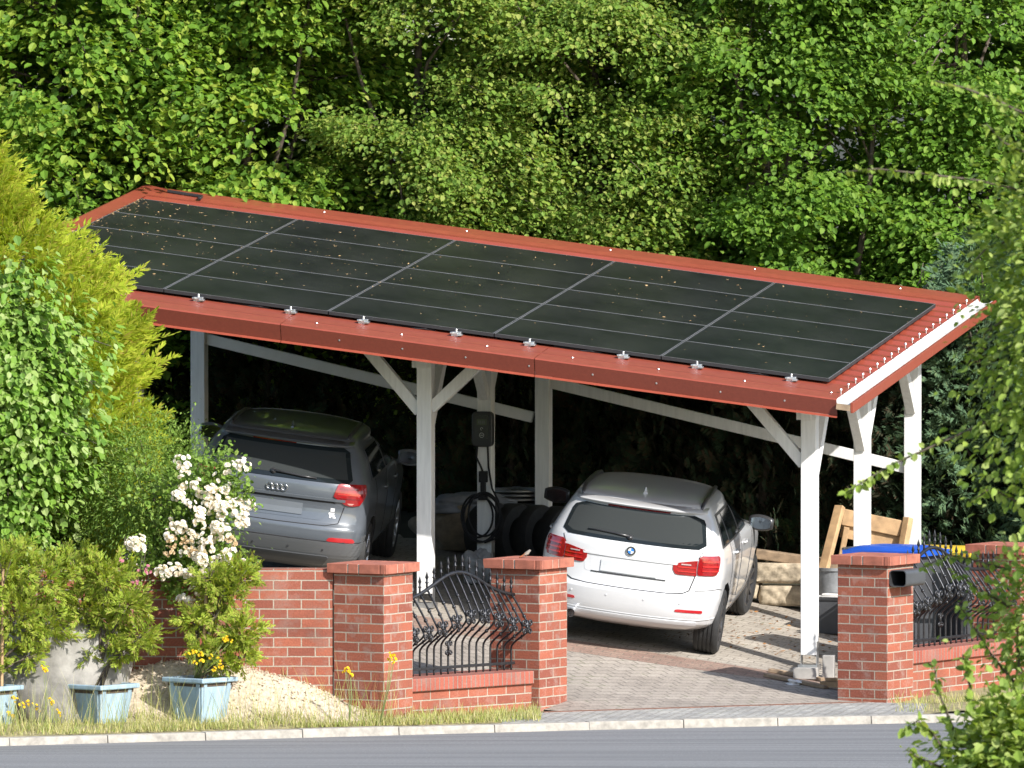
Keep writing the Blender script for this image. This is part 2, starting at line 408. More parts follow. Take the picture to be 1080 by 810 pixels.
def fronds(P, D, L, per, size, r, flat=.9):
    """feathery boughs: each starts at P, runs along D for L, and carries short sprays on both sides"""
    P = np.asarray(P, float); D = np.asarray(D, float); D = D / np.linalg.norm(D, axis=1, keepdims=True); n = len(P)
    up = unit(n, r) * .5 + np.array([0, 0, .35]); nr = np.cross(D, up); nr /= np.linalg.norm(nr, axis=1, keepdims=True); sd = np.cross(nr, D)
    k = r.integers(max(2, int(per * .6)), int(per * 1.4) + 1, n); idx = np.repeat(np.arange(n), k); m = len(idx)
    t = r.random(m) ** .8; sg = np.where(r.random(m) < .5, -1.0, 1.0); Li = (np.broadcast_to(L, (n,)) * r.uniform(.6, 1.35, n))[idx]
    bend = r.uniform(-.25, .45, n)[idx]
    pos = P[idx] + D[idx] * (t * Li)[:, None] + sd[idx] * (bend * t * t * Li * .5)[:, None]
    ang = r.uniform(.35, .95, m); ang[t > .85] *= .3
    x = D[idx] * np.cos(ang)[:, None] + sd[idx] * (np.sin(ang) * sg)[:, None] + unit(m, r) * .16
    y = np.cross(nr[idx] + unit(m, r) * (1 - flat) * 1.5, x)
    return pos, x, y, size * (1.15 - .55 * t) * r.uniform(.7, 1.3, m)

NDL_V = [(0, 0, 0), (.45, .13, .03), (1, 0, 0), (.45, -.13, .03)]; NDL_F = [(0, 3, 2), (0, 2, 1)]

# ================================================================== ground, road, driveway
def paver_mat(name, c1, c2, mortar, bw, rh, rotz=0.0, off=0.5, moss=0.25, msize=0.008):
    m, t, bs = nmat(name)
    c = N(t, 'ShaderNodeTexCoord'); mp = N(t, 'ShaderNodeMapping'); mp.inputs['Rotation'].default_value = (0, 0, rotz)
    t.links.new(c.outputs['Object'], mp.inputs['Vector'])
    nz = N(t, 'ShaderNodeTexNoise', i_Scale=5.0, i_Detail=3.0); t.links.new(mp.outputs[0], nz.inputs['Vector'])
    va = N(t, 'ShaderNodeVectorMath', operation='MULTIPLY_ADD'); va.inputs[1].default_value = (0.05, 0.05, 0)
    t.links.new(nz.outputs[1], va.inputs[0]); t.links.new(mp.outputs[0], va.inputs[2])
    b = N(t, 'ShaderNodeTexBrick', offset=off); b.inputs['Scale'].default_value = 1.0
    b.inputs['Brick Width'].default_value = bw; b.inputs['Row Height'].default_value = rh; b.inputs['Mortar Size'].default_value = msize
    b.inputs['Mortar Smooth'].default_value = 0.3
    b.inputs['Color1'].default_value = (*c1, 1); b.inputs['Color2'].default_value = (*c2, 1); b.inputs['Mortar'].default_value = (*mortar, 1)
    t.links.new(va.outputs[0], b.inputs['Vector'])
    n1 = N(t, 'ShaderNodeTexNoise', i_Scale=1.1, i_Detail=8.0, i_Roughness=0.7); t.links.new(mp.outputs[0], n1.inputs['Vector'])
    r1 = ramp(t, [(0.3, (0.72, 0.70, 0.68)), (0.7, (1.18, 1.17, 1.14))]); t.links.new(n1.outputs[0], r1.inputs[0])
    cc = mixc(t, 1.0, b.outputs[0], r1.outputs[0], 'MULTIPLY')
    n2 = N(t, 'ShaderNodeTexNoise', i_Scale=40.0, i_Detail=4.0); t.links.new(mp.outputs[0], n2.inputs['Vector'])
    r2 = ramp(t, [(0.3, (0.8, 0.8, 0.8)), (0.7, (1.15, 1.15, 1.15))]); t.links.new(n2.outputs[0], r2.inputs[0])
    cc = mixc(t, 1.0, cc, r2.outputs[0], 'MULTIPLY')
    # moss and dirt standing in some of the joints
    n3 = N(t, 'ShaderNodeTexNoise', i_Scale=2.3, i_Detail=5.0); t.links.new(mp.outputs[0], n3.inputs['Vector'])
    r3 = ramp(t, [(0.55, (0, 0, 0)), (0.68, (1, 1, 1))]); t.links.new(n3.outputs[0], r3.inputs[0])
    mm = N(t, 'ShaderNodeMath', operation='MULTIPLY'); t.links.new(b.outputs['Fac'], mm.inputs[0]); t.links.new(r3.outputs[0], mm.inputs[1])
    m2 = N(t, 'ShaderNodeMath', operation='MULTIPLY'); t.links.new(mm.outputs[0], m2.inputs[0]); m2.inputs[1].default_value = moss * 2
    cc = mixc(t, m2.outputs[0], cc, (0.12, 0.15, 0.04))
    t.links.new(cc, bs.inputs['Base Color']); bs.inputs['Roughness'].default_value = 0.9
    ad = N(t, 'ShaderNodeMath', operation='MULTIPLY_ADD'); ad.inputs[1].default_value = -1.2
    t.links.new(b.outputs['Fac'], ad.inputs[0]); t.links.new(n2.outputs[0], ad.inputs[2]); bump(t, bs, ad.outputs[0], 0.5, 0.012)
    return m
M['paver'] = paver_mat('beige_pavers', (0.385, 0.345, 0.295), (0.33, 0.295, 0.25), (0.22, 0.195, 0.165), 0.21, 0.14, YAW)
M['paverred'] = paver_mat('red_brown_pavers', (0.24, 0.15, 0.12), (0.30, 0.21, 0.165), (0.19, 0.15, 0.12), 0.20, 0.10, YAW)
M['apron'] = paver_mat('interlocking_pavers', (0.335, 0.295, 0.255), (0.285, 0.25, 0.215), (0.20, 0.175, 0.15), 0.20, 0.165, R(-24), moss=0.2, msize=0.011)
M['cobble'] = paver_mat('cobbles', (0.42, 0.41, 0.38), (0.28, 0.28, 0.27), (0.22, 0.205, 0.18), 0.12, 0.10, R(-19), moss=0.15, msize=0.012)
def asphalt():
    m, t, bs = nmat('asphalt')
    v = coords(t); n = N(t, 'ShaderNodeTexNoise', i_Scale=42.0, i_Detail=4.0, i_Roughness=0.85); t.links.new(v, n.inputs['Vector'])
    r = ramp(t, [(0.3, (0.118, 0.117, 0.117)), (0.60, (0.185, 0.183, 0.182)), (0.74, (0.40, 0.39, 0.38))]); t.links.new(n.outputs[0], r.inputs[0])
    c = N(t, 'ShaderNodeTexCoord'); mp = N(t, 'ShaderNodeMapping'); mp.inputs['Rotation'].default_value = (0, 0, R(-19)); mp.inputs['Scale'].default_value = (0.08, 3.2, 1)
    t.links.new(c.outputs['Object'], mp.inputs['Vector'])
    n2 = N(t, 'ShaderNodeTexNoise', i_Scale=1.6, i_Detail=6.0); t.links.new(mp.outputs[0], n2.inputs['Vector'])
    r2 = ramp(t, [(0.33, (0.70, 0.70, 0.71)), (0.5, (1, 1, 1)), (0.7, (1.12, 1.12, 1.12))]); t.links.new(n2.outputs[0], r2.inputs[0])
    cc = mixc(t, 1.0, r.outputs[0], r2.outputs[0], 'MULTIPLY')
    t.links.new(cc, bs.inputs['Base Color']); bs.inputs['Roughness'].default_value = 0.85; bump(t, bs, n.outputs[0], 0.4, 0.006)
    return m
M['asphalt'] = asphalt()
M['earth'] = plain('woodland_floor_shaded', (0.035, 0.034, 0.018), 0.95, var=0.4, scale=4, bmp=0.5)  # near black on purpose: shade between the trees put into the ground colour
M['verge'] = plain('dry_verge_soil', (0.26, 0.22, 0.11), 0.95, var=0.4, scale=9, bmp=0.5)
M['kerb'] = plain('concrete_kerb', (0.31, 0.285, 0.245), 0.9, var=0.3, scale=11, bmp=0.3)
M['gravel'] = plain('pale_gravel_chips', (0.44, 0.365, 0.27), 0.95, var=0.3, scale=30, bmp=0.6)
M['rust'] = plain('rusty_drain', (0.15, 0.07, 0.045), 0.9, var=0.5, scale=22, bmp=0.5)

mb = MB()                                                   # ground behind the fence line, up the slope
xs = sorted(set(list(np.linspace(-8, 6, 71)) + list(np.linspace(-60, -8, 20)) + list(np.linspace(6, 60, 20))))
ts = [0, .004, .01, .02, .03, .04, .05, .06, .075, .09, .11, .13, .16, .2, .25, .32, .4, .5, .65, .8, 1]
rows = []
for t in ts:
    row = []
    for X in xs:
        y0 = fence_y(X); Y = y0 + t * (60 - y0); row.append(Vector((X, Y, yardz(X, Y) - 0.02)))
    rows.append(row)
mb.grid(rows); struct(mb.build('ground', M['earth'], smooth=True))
mb = MB(); rows = []                                        # verge between kerb and fence line
for k in range(9):
    t = k / 8; row = []
    for X in xs:
        y1 = fence_y(X); y0 = kerb_y(X) + 0.06
        y1 = max(y1, y0 + 0.05) + 0.02; Y = lerp(y0, y1, t)
        z = -0.012 + 0.05 * math.sin(t * math.pi) * sm((0.0 - X) / 0.6) + (0.04 * sm((X - 3.9) / .5) if X > 3.9 else 0)
        row.append(Vector((X, Y, z)))
    rows.append(row)
mb.grid(rows); struct(mb.build('verge', M['verge'], smooth=True))
mb = MB(); rows = []
for k in range(15):
    t = k / 14; rows.append([Vector((X, kerb_y(X) - 0.11 - t * 6.9, -0.075 + 0.05 * math.sin(t * math.pi) * .6)) for X in xs])
mb.grid(rows); struct(mb.build('road', M['asphalt'], smooth=True))
mb = MB(); rows = []
xs2 = [x for x in xs]
for k in range(12):
    t = k / 11; rows.append([Vector((X, lerp(kerb_y(X) - 6.98, -125, t), -0.06 + min(1.0, t * 3.2) * 1.15 + 3.2 * sm((t - .55) / .3))) for X in xs2])
M['bank'] = plain('grassy_bank', (0.10, 0.12, 0.04), 0.95, var=0.4, scale=5, bmp=0.5)
mb.grid(rows); struct(mb.build('bank', M['bank'], smooth=True))

# driveway surfaces
def pad_sheet(name, mat, a0, a1, b0, b1, na=40, nb=24, dz=0.0):
    mb = MB(); rows = []
    for j in range(nb + 1):
        b = lerp(b0, b1, j / nb); row = []
        for i in range(na + 1):
            a = lerp(a0, a1, i / na); p = RF(a, b); row.append(Vector((p.x, p.y, yardz(p.x, p.y) + dz)))
        rows.append(row)
    mb.grid(rows); return struct(mb.build(name, mat, smooth=True))
pad_sheet('driveway', M['paver'], -8.9, 1.4, -0.55, 6.0)
pad_sheet('driveway_band', M['paverred'], -5.2, 0.42, -1.12, -0.552, 40, 6, 0.002)
mb = MB(); rows = []
for j in range(17):
    t = j / 16; row = []
    for i in range(41):
        s = i / 40
        X0 = lerp(-0.9, 3.56, s); Y0 = fence_y(X0) + (0.1 if X0 < .3 else 0) - (0.0)
        q = RF(lerp(-4.6, 0.5, s), -1.122); p = Vector((X0, Y0, 0)).lerp(q, t)
        row.append(Vector((p.x, p.y, yardz(p.x, p.y) + 0.001)))
    rows.append(row)
mb.grid(rows); struct(mb.build('driveway_apron', M['apron'], smooth=True))
mb = MB(); mb.beam((0.30, -3.30, -0.001), (3.55, -1.79, -0.001), 0.075, 0.024); struct(mb.build('drain_channel', M['rust'], bevel=0.004))
mb = MB(); rows = []
for j in range(7):
    row = []
    for i in range(31):
        X = lerp(-0.1, 4.9, i / 30); y1 = float(np.interp(X, [-.1, .3, 3.55, 3.8, 4.9], [-3.6, -3.36, -1.86, -1.95, -2.3])); y0 = kerb_y(X) + .055
        row.append(Vector((X, lerp(y0, y1, j / 6), -0.006 + .012 * (j / 6))))
    rows.append(row)
mb.grid(rows); struct(mb.build('cobble_strip', M['cobble'], smooth=True))
mb = MB()                                                  # kerb stones: one run of kerb, bricks of it are pattern
X = -14.0
while X < 9.0:
    x2 = X + 0.92; p = Vector((X, kerb_y(X), 0)); q = Vector((x2, kerb_y(x2), 0)); d = (q - p).normalized()
    dz = random.uniform(-.006, .004); n = Vector((d.y, -d.x, 0)); p2 = p + d * .003; q2 = q - d * .003
    lo = [p2 + n * .115, q2 + n * .115, q2 - n * .06, p2 - n * .06]
    hi = [p2 + n * .085, q2 + n * .085, q2 - n * .06, p2 - n * .06]
    mb.hexa([Vector((c.x, c.y, -.2)) for c in lo], [Vector((c.x, c.y, 0.004 + dz)) for c in hi]); X = x2
struct(mb.build('kerb', M['kerb'], bevel=0.008))

# ================================================================== carport
CP = RF(-0.2, 0); CPL = Vector((CP.x, CP.y, padz(CP.x, CP.y)))
carport = thing('carport', CPL, 'white timber double carport with sloping red sheet roof over two parked cars', 'carport')
def cpb(mb, name, mat, parent=carport, **k): return mb.shift(-CPL).build(name, mat, parent, **k)
A_R, A_C, A_L = -0.2, -4.27, -8.13
BROW = (0.0, 2.5, 5.0)
ROT = Matrix.Rotation(-YAW, 3, 'Z')
PS = 0.156
def post(a, b, foot=True):
    p = RF(a, b); g = padz(p.x, p.y); top = RF(a, b, -0.10).z; z0 = g + 0.14
    h = PS / 2; m = MB()
    m.box((p.x, p.y, (z0 + top) / 2), (PS, PS, top - z0), ROT)
    o = cpb(m, 'post', M['white'], bevel=0.006)
    m = MB(); m.box((p.x, p.y, g + .02), (.20, .20, .05), ROT)
    for s in (-1, 1):
        m.box(Vector((p.x, p.y, g + .15)) + ROT @ Vector((s * (h + .004), 0, 0)), (.006, .09, .26), ROT)
    m.shift(-CPL).build('post_foot', M['steel'], o)
    return o
for a in (A_L, A_C, A_R):
    for b in BROW: post(a, b)
def bm_(name, p, q, wd, ht, mat='white'):
    m = MB(); m.beam(p, q, wd, ht); return cpb(m, name, M[mat], bevel=0.005)
for b in BROW: bm_('purlin', RF(-8.75, b, -0.14), RF(0.30, b, -0.14), 0.12, 0.17)
for a in (A_L, A_C, A_R):
    for (b0, b1) in ((-.20, -.085), (.085, 2.415), (2.585, 4.915), (5.085, 5.40)):
        bm_('rafter', RF(a, b0, -0.38), RF(a, b1, -0.38), 0.11, 0.18)
def brace(p, q): bm_('brace', p, q, 0.10, 0.115)
for a in (A_C, A_R, A_L):
    if a != A_L: brace(RF(a - .06, 0, -0.95), RF(a - .80, 0, -0.20))
    if a != A_R: brace(RF(a + .06, 0, -0.90), RF(a + .76, 0, -0.18))
    for b, ss in ((0.0, (1,)), (2.5, (-1, 1)), (5.0, (-1,))):
        for s in ss: brace(RF(a, b + .06 * s, -1.16), RF(a, b + .70 * s, -0.44))
for a in (A_C, A_R):
    p = RF(a, -.10, -0.39); m = MB(); m.box(p, (.205, .16, .17), ROT); cpb(m, 'beam_end', M['white'], bevel=.004)
for b in (0, 2.5, 5.0):
    p = RF(.26, b, -.145); m = MB(); m.box(p, (.20, .15, .19), ROT); cpb(m, 'beam_end', M['white'], bevel=.004)
def on_row(u, v, b):
    a = -4.0
    for _ in range(12):
        p = RF(a, b); q = at(u, v, p.y); a += (q.x - p.x) / 0.96
    p = RF(a, b); return at(u, v, p.y)
bm_('rail', on_row(204, 354, 5.0), on_row(562, 440, 5.0), .06, .118, 'cream')
bm_('rail', on_row(578, 402.8, 5.0), on_row(964, 495.5, 5.0), .06, .118)

A0, A1, B0, B1 = -9.06, 0.205, -0.58, 6.28
mb = MB(); prof = []                                        # trapezoid ribs running along the eave
b = B0
while b < B1 - .01:
    prof += [(b, 0), (b + .16, 0), (b + .20, .030), (b + .27, .030), (b + .31, 0)]; b += .343
rows = [[RR(a, min(bb, B1), c) for (bb, c) in prof] for a in np.linspace(A0, A1, 9)]
mb.grid(rows); o = cpb(mb, 'roof_sheet', M['red'])
s = o.modifiers.new('thick', 'SOLIDIFY'); s.thickness = 0.004
mb = MB(); mb.hexa([RR(A0 + .05, B0 + .05, -.058), RR(A1 - .02, B0 + .05, -.058), RR(A1 - .02, B1 - .05, -.058), RR(A0 + .05, B1 - .05, -.058)],
                   [RR(A0 + .05, B0 + .05, -.018), RR(A1 - .02, B0 + .05, -.018), RR(A1 - .02, B1 - .05, -.018), RR(A0 + .05, B1 - .05, -.018)])
cpb(mb, 'roof_deck', M['oldwood'])
def trim(name, prof, a0, a1, mat, closed=True, thick=.004):
    mb = MB(); n = 7
    rows = [[RR(lerp(a0, a1, i / n), bb, c) for (bb, c) in prof] for i in range(n + 1)]
    mb.grid(rows); o = cpb(mb, name, mat); s = o.modifiers.new('thick', 'SOLIDIFY'); s.thickness = thick; return o
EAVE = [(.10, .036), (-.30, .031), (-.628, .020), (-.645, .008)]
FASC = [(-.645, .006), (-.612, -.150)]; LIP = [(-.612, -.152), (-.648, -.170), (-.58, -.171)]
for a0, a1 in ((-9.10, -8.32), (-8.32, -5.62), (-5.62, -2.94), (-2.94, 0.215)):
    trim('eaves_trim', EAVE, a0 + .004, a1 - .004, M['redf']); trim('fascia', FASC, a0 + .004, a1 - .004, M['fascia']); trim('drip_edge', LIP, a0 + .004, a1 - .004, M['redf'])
screw_me = None
def screw(p, rot=None):
    global screw_me
    if screw_me is None:
        o = MB().lathe([(0, .010), (.010, .007), (.013, 0)], 8).build('screw', M['steel'], carport); screw_me = o.data
    else: o = bpy.data.objects.new('screw', screw_me); COL.objects.link(o); o.parent = carport
    o.location = p - CPL
    if rot is not None: o.rotation_euler = rot
for a in np.arange(-5.0, .2, .667): screw(RR(a, -.625, -.070), (R(90 + 16), 0, -YAW))
for a in np.arange(-5.3, .2, .9): screw(RR(a, -.40, .031))
RIDGE = [(5.86, .034), (5.98, .050), (6.30, .052), (6.35, .040), (6.37, -.10)]
trim('ridge_trim', RIDGE, -9.06, A1 + .02, M['redf'])
for a in np.arange(-8.6, .1, 1.6): screw(RR(a, 6.12, .052))
mb = MB()
prof = [(-8.92, .036), (-9.09, .05), (-9.12, .04), (-9.125, -.14)]
mb.grid([[RR(a, bb, c) for (a, c) in prof] for bb in (-.64, 1.8, 4.2, 6.40)]); o = cpb(mb, 'verge_trim', M['redf'])
s = o.modifiers.new('thick', 'SOLIDIFY'); s.thickness = .004
mb = MB()                                                   # white gutter along the low end of the sheet
prof = [(.20, .010), (.225, -.030), (.25, -.036), (.345, -.026), (.353, .004)]
mb.grid([[RR(a, bb, c) for (a, c) in prof] for bb in (-.64, 1.8, 4.2, 6.40)]); o = cpb(mb, 'gutter', M['gutter'])
s = o.modifiers.new('thick', 'SOLIDIFY'); s.thickness = .004
for b0, b1 in ((-.66, 3.097), (3.103, 6.46)):
    mb = MB(); mb.beam(RR(0.372, b0, -.048), RR(0.372, b1, -.048), .03, .105, Vector((0, 0, 1))); cpb(mb, 'barge_board', M['redf'], bevel=.004)
mb = MB(); mb.beam(RR(.215, -.662, -.05), RR(.355, -.662, -.05), .03, .06); cpb(mb, 'gutter_end', M['oldwood'])
b = B0 + .235; e_me = None                                    # sealing screws at the cut end of every rib
while b < B1:
    if e_me is None: o = MB().lathe([(0, .055), (.010, .052), (.014, .038), (.006, .036), (.006, 0)], 8).build('rib_end_screw', M['steel'], carport); e_me = o.data
    else: o = bpy.data.objects.new('rib_end_screw', e_me); COL.objects.link(o); o.parent = carport
    o.location = RR(.19, b, .024) - CPL; b += .343
mb = MB(); mb.beam(RR(-8.75, 6.05, .07), RR(-8.35, 6.0, .07), .035, .03); mb.beam(RR(-8.35, 6.0, .07), RR(-8.33, 5.85, .07), .035, .03)
cpb(mb, 'cable_duct', M['black'], bevel=.006)

# solar panels with their rails and clamps
def pv_glass():
    m, t, bs = nmat('solar_glass')
    v = coords(t); n = N(t, 'ShaderNodeTexNoise', i_Scale=1.2, i_Detail=8.0, i_Roughness=0.7); t.links.new(v, n.inputs['Vector'])
    r = ramp(t, [(0.35, (0.008, 0.009, 0.010)), (0.75, (0.026, 0.027, 0.026))]); t.links.new(n.outputs[0], r.inputs[0])
    n2 = N(t, 'ShaderNodeTexNoise', i_Scale=70.0, i_Detail=3.0); t.links.new(v, n2.inputs['Vector'])
    r2 = ramp(t, [(0.66, (0, 0, 0)), (0.80, (1, 1, 1))]); t.links.new(n2.outputs[0], r2.inputs[0])
    mm = N(t, 'ShaderNodeMath', operation='MULTIPLY'); mm.inputs[1].default_value = .35; t.links.new(r2.outputs[0], mm.inputs[0])
    c = mixc(t, mm.outputs[0], r.outputs[0], (0.16, 0.15, 0.12)); t.links.new(c, bs.inputs['Base Color'])
    bs.inputs['Roughness'].default_value = 0.32; bs.inputs['Specular IOR Level'].default_value = 0.07
    return m
M['pv'] = pv_glass(); M['pvframe'] = plain('panel_frame', (0.10, 0.10, 0.105), 0.45, metal=0.5, var=0.1)
M['pvglare'] = plain('panel_frame_glare', (0.17, 0.17, 0.172), 0.5, metal=0.2, var=0.3)  # pale strip on the black frame tops, painted glare of the chamfers
M['pvblack'] = plain('panel_frame_black', (0.02, 0.02, 0.021), 0.5, var=0.1)
CW, RH = 1.76, 1.04
ROWN = ['lowest row at the eave', 'second row from the bottom', 'middle row', 'second row from the top', 'top row at the ridge']
COLN = ['leftmost column', 'second column from the left', 'middle column', 'second column from the right', 'rightmost column']
def panel_mesh():
    g = MB(); f = MB()
    def q(a0, a1, b0, b1, c0, c1, mbx):
        L = lambda a, b, c: RR(a, b, c) - RR(0, 0, 0)
        mbx.hexa([L(a0, b0, c0), L(a1, b0, c0), L(a1, b1, c0), L(a0, b1, c0)], [L(a0, b0, c1), L(a1, b0, c1), L(a1, b1, c1), L(a0, b1, c1)])
    w_, h_ = CW - .012, RH - .010
    q(.016, w_ - .016, .013, h_ - .013, .006, .0335, g)
    q(0, .016, 0, h_, 0, .0345, f); q(w_ - .016, w_, 0, h_, 0, .0345, f); q(.016, w_ - .016, 0, .013, 0, .0345, f); q(.016, w_ - .016, h_ - .013, h_, 0, .0345, f)
    n0 = len(f.f); q(0, .006, 0, h_, .0345, .036, f); q(w_ - .006, w_, 0, h_, .0345, .036, f); q(.006, w_ - .006, 0, .0035, .0345, .036, f); q(.006, w_ - .006, h_ - .0035, h_, .0345, .036, f)
    for i in range(n0, len(f.f)): f.mi[i] = 1
    return g, f
gm, fm = panel_mesh(); proto_g = proto_f = None
for ci in range(5):
    for ri in range(5):
        p = RR(-CW * (5 - ci), ri * RH, .064)
        t = thing('solar_panel', p, 'black solar panel in the %s, %s' % (ROWN[ri], COLN[ci]), 'solar panel', 'solar panels on the carport roof')
        if proto_g is None:
            proto_g = gm.build('panel_glass', M['pv'], t, bevel=.0); proto_f = fm.build('panel_frame', [M['pvblack'], M['pvglare']], t)
        else:
            for pr in (proto_g, proto_f):
                o = pr.copy(); COL.objects.link(o); o.parent = t
for ci in range(5):
    for fr in (.22, .78):
        a = -CW * (5 - ci) + CW * fr
        mb = MB(); mb.beam(RR(a, -.10, .046), RR(a, 5.26, .046), .04, .034); r_ = cpb(mb, 'mounting_rail', M['steel'])
        mb = MB(); c = RR(a, -.07, .055)
        mb.box(c, (.10, .05, .045), ROT); mb.box(c + Vector((-.045, -.03, .012)), (.03, .05, .02), ROT); mb.box(c + Vector((.035, -.04, -.01)), (.05, .07, .02), ROT)
        mb.lathe([(.013, 0), (.013, .03), (0, .032)], 8, Matrix.Translation(c + Vector((0, 0, .02))))
        mb.shift(-CPL).build('mounting_clamp', M['steel'], r_, bevel=.003)
    a = -CW * (5 - ci)
    mb = MB(); mb.tube([RR(a + .62 + .1 * k, .03 + .02 * math.sin(k * 1.3), .050 - .012 * (k % 2)) for k in range(6)], .009, 6); cpb(mb, 'solar_cable', M['black'])
# dry leaf bits fallen on the panels
n = 900
aa = -8.8 + 8.8 * rng.random(n) ** 3.2; bb = rng.random(n) ** .62 * 5.15
pos = np.array([tuple(RR(a, b, .1035)) for a, b in zip(aa, bb)])
xx = unit(n); xx[:, 2] *= .1; yy = unit(n); yy[:, 2] *= .1
o = scatter('leaf_litter', leafmat('dry_leaf_bits', [(.42, .27, .12), (.55, .38, .20), (.30, .18, .08)], 0.0, .9), SLIM_V, SLIM_F, pos, xx, yy, rng.uniform(.014, .042, n))
o['kind'] = 'stuff'
# posts carry a fallen-leaf scatter on the ground under the roof, too
n = 500; pts = []
for _ in range(n):
    p = RF(random.uniform(-1.9, .9), random.uniform(.5, 3.6) ** 1.0); pts.append((p.x, p.y, yardz(p.x, p.y) + .008))
xx = unit(n); xx[:, 2] *= .12; yy = unit(n); yy[:, 2] *= .12
o = scatter('fallen_leaves', leafmat('fallen_brown_leaves', [(.22, .10, .04), (.32, .17, .07), (.16, .09, .05)], 0.0, .9), SLIM_V, SLIM_F, np.array(pts), xx, yy, rng.uniform(.03, .07, n)); o['kind'] = 'stuff'

# ================================================================== brick pillars, walls, fences
UL = Vector((-math.cos(R(29.3)), math.sin(R(29.3)), 0)); UR = Vector((math.cos(R(60.7)), math.sin(R(60.7)), 0))
PW = 0.56
N1 = at(405, 764, -4.75); N1.z = 0
N2 = at(569, 750, -2.94); N2.z = 0
N3 = at(936, 742, -1.8); N3.z = 0
N4 = Vector((5.17, 0.62, 0.12))
def pillar(Nc, top, label, z0=-0.15):
    c = Nc + UL * (PW / 2) + UR * (PW / 2); c.z = 0
    t = thing('brick_pillar', (c.x, c.y, z0), label, 'pillar', 'brick gate pillars', rotz=-R(29.3))
    mb = MB(); mb.box((0, 0, (top - z0) / 2), (PW, PW, top - z0)); mb.build('shaft', M['brick'], t, bevel=.004, uvoff=(0.0, 0.0))
    mb = MB(); cw = PW + .105; h = top - z0
    # cap: eight bricks laid round on edge
    mb.box((0, 0, h + .047), (cw - .012, cw - .012, .086), None, 1); mb.box((0, 0, h + .0485), (cw - .25, cw - .25, .088))
    e = cw / 2
    for s in (-1, 1):
        x = -e
        for L in (.24, .12, .24, .065):
            L2 = min(L, e - x); 
            if L2 < .03: break
            mb.box(((x + L2 / 2 - .005) * s, s * -(e - .058), h + .0475), (L2 - .017, .116, .091)); mb.box((s * (e - .058), (x + L2 / 2 - .005) * s, h + .0475), (.116, L2 - .017, .0905)); x += L
    mb.build('cap', [M['capb'], M['mortar']], t, bevel=.003)
    return t
M['mortar'] = plain('pale_mortar', (0.36, 0.32, 0.26), .95, var=.2, scale=20)
M['capb'] = plain('red_cap_bricks', (0.32, 0.105, 0.066), 0.85, var=0.30, scale=9, bmp=0.25)
pil1 = pillar(N1, 1.44, 'red brick pillar with a flat cap at the end of the low brick wall')
pil2 = pillar(N2, 1.385, 'red brick pillar with a small bird sitting on its cap')
pil3 = pillar(N3, 1.360, 'red brick pillar with a black newspaper tube on its side')
pil4 = pillar(N4, 1.34, 'red brick pillar behind the leaves by the yellow bin', z0=-.1)
# the low wall left of the first pillar
wl = thing('brick_wall', (-3.2, -4.2, 0), 'low red brick retaining wall behind the flowering rose and potted thujas', 'wall')
p1 = N1 + UL * PW; L0 = Vector((-6.5, -4.40, 0)); L1 = Vector((p1.x - .006, p1.y + .02, 0))
mb = MB(); dn = Vector((0, .24, 0))
mb.hexa([L0 + Vector((0, 0, -.1)), L1 + Vector((0, 0, -.1)), L1 + dn + Vector((0, 0, -.1)), L0 + dn + Vector((0, 0, -.1))],
        [L0 + Vector((0, 0, 1.475)), L1 + Vector((0, 0, 1.475)), L1 + dn + Vector((0, 0, 1.475)), L0 + dn + Vector((0, 0, 1.475))])
mb.shift((3.2, 4.2, 0)).build('wall_face', M['brickwall'], wl, bevel=.005, uvoff=(.05, .02))

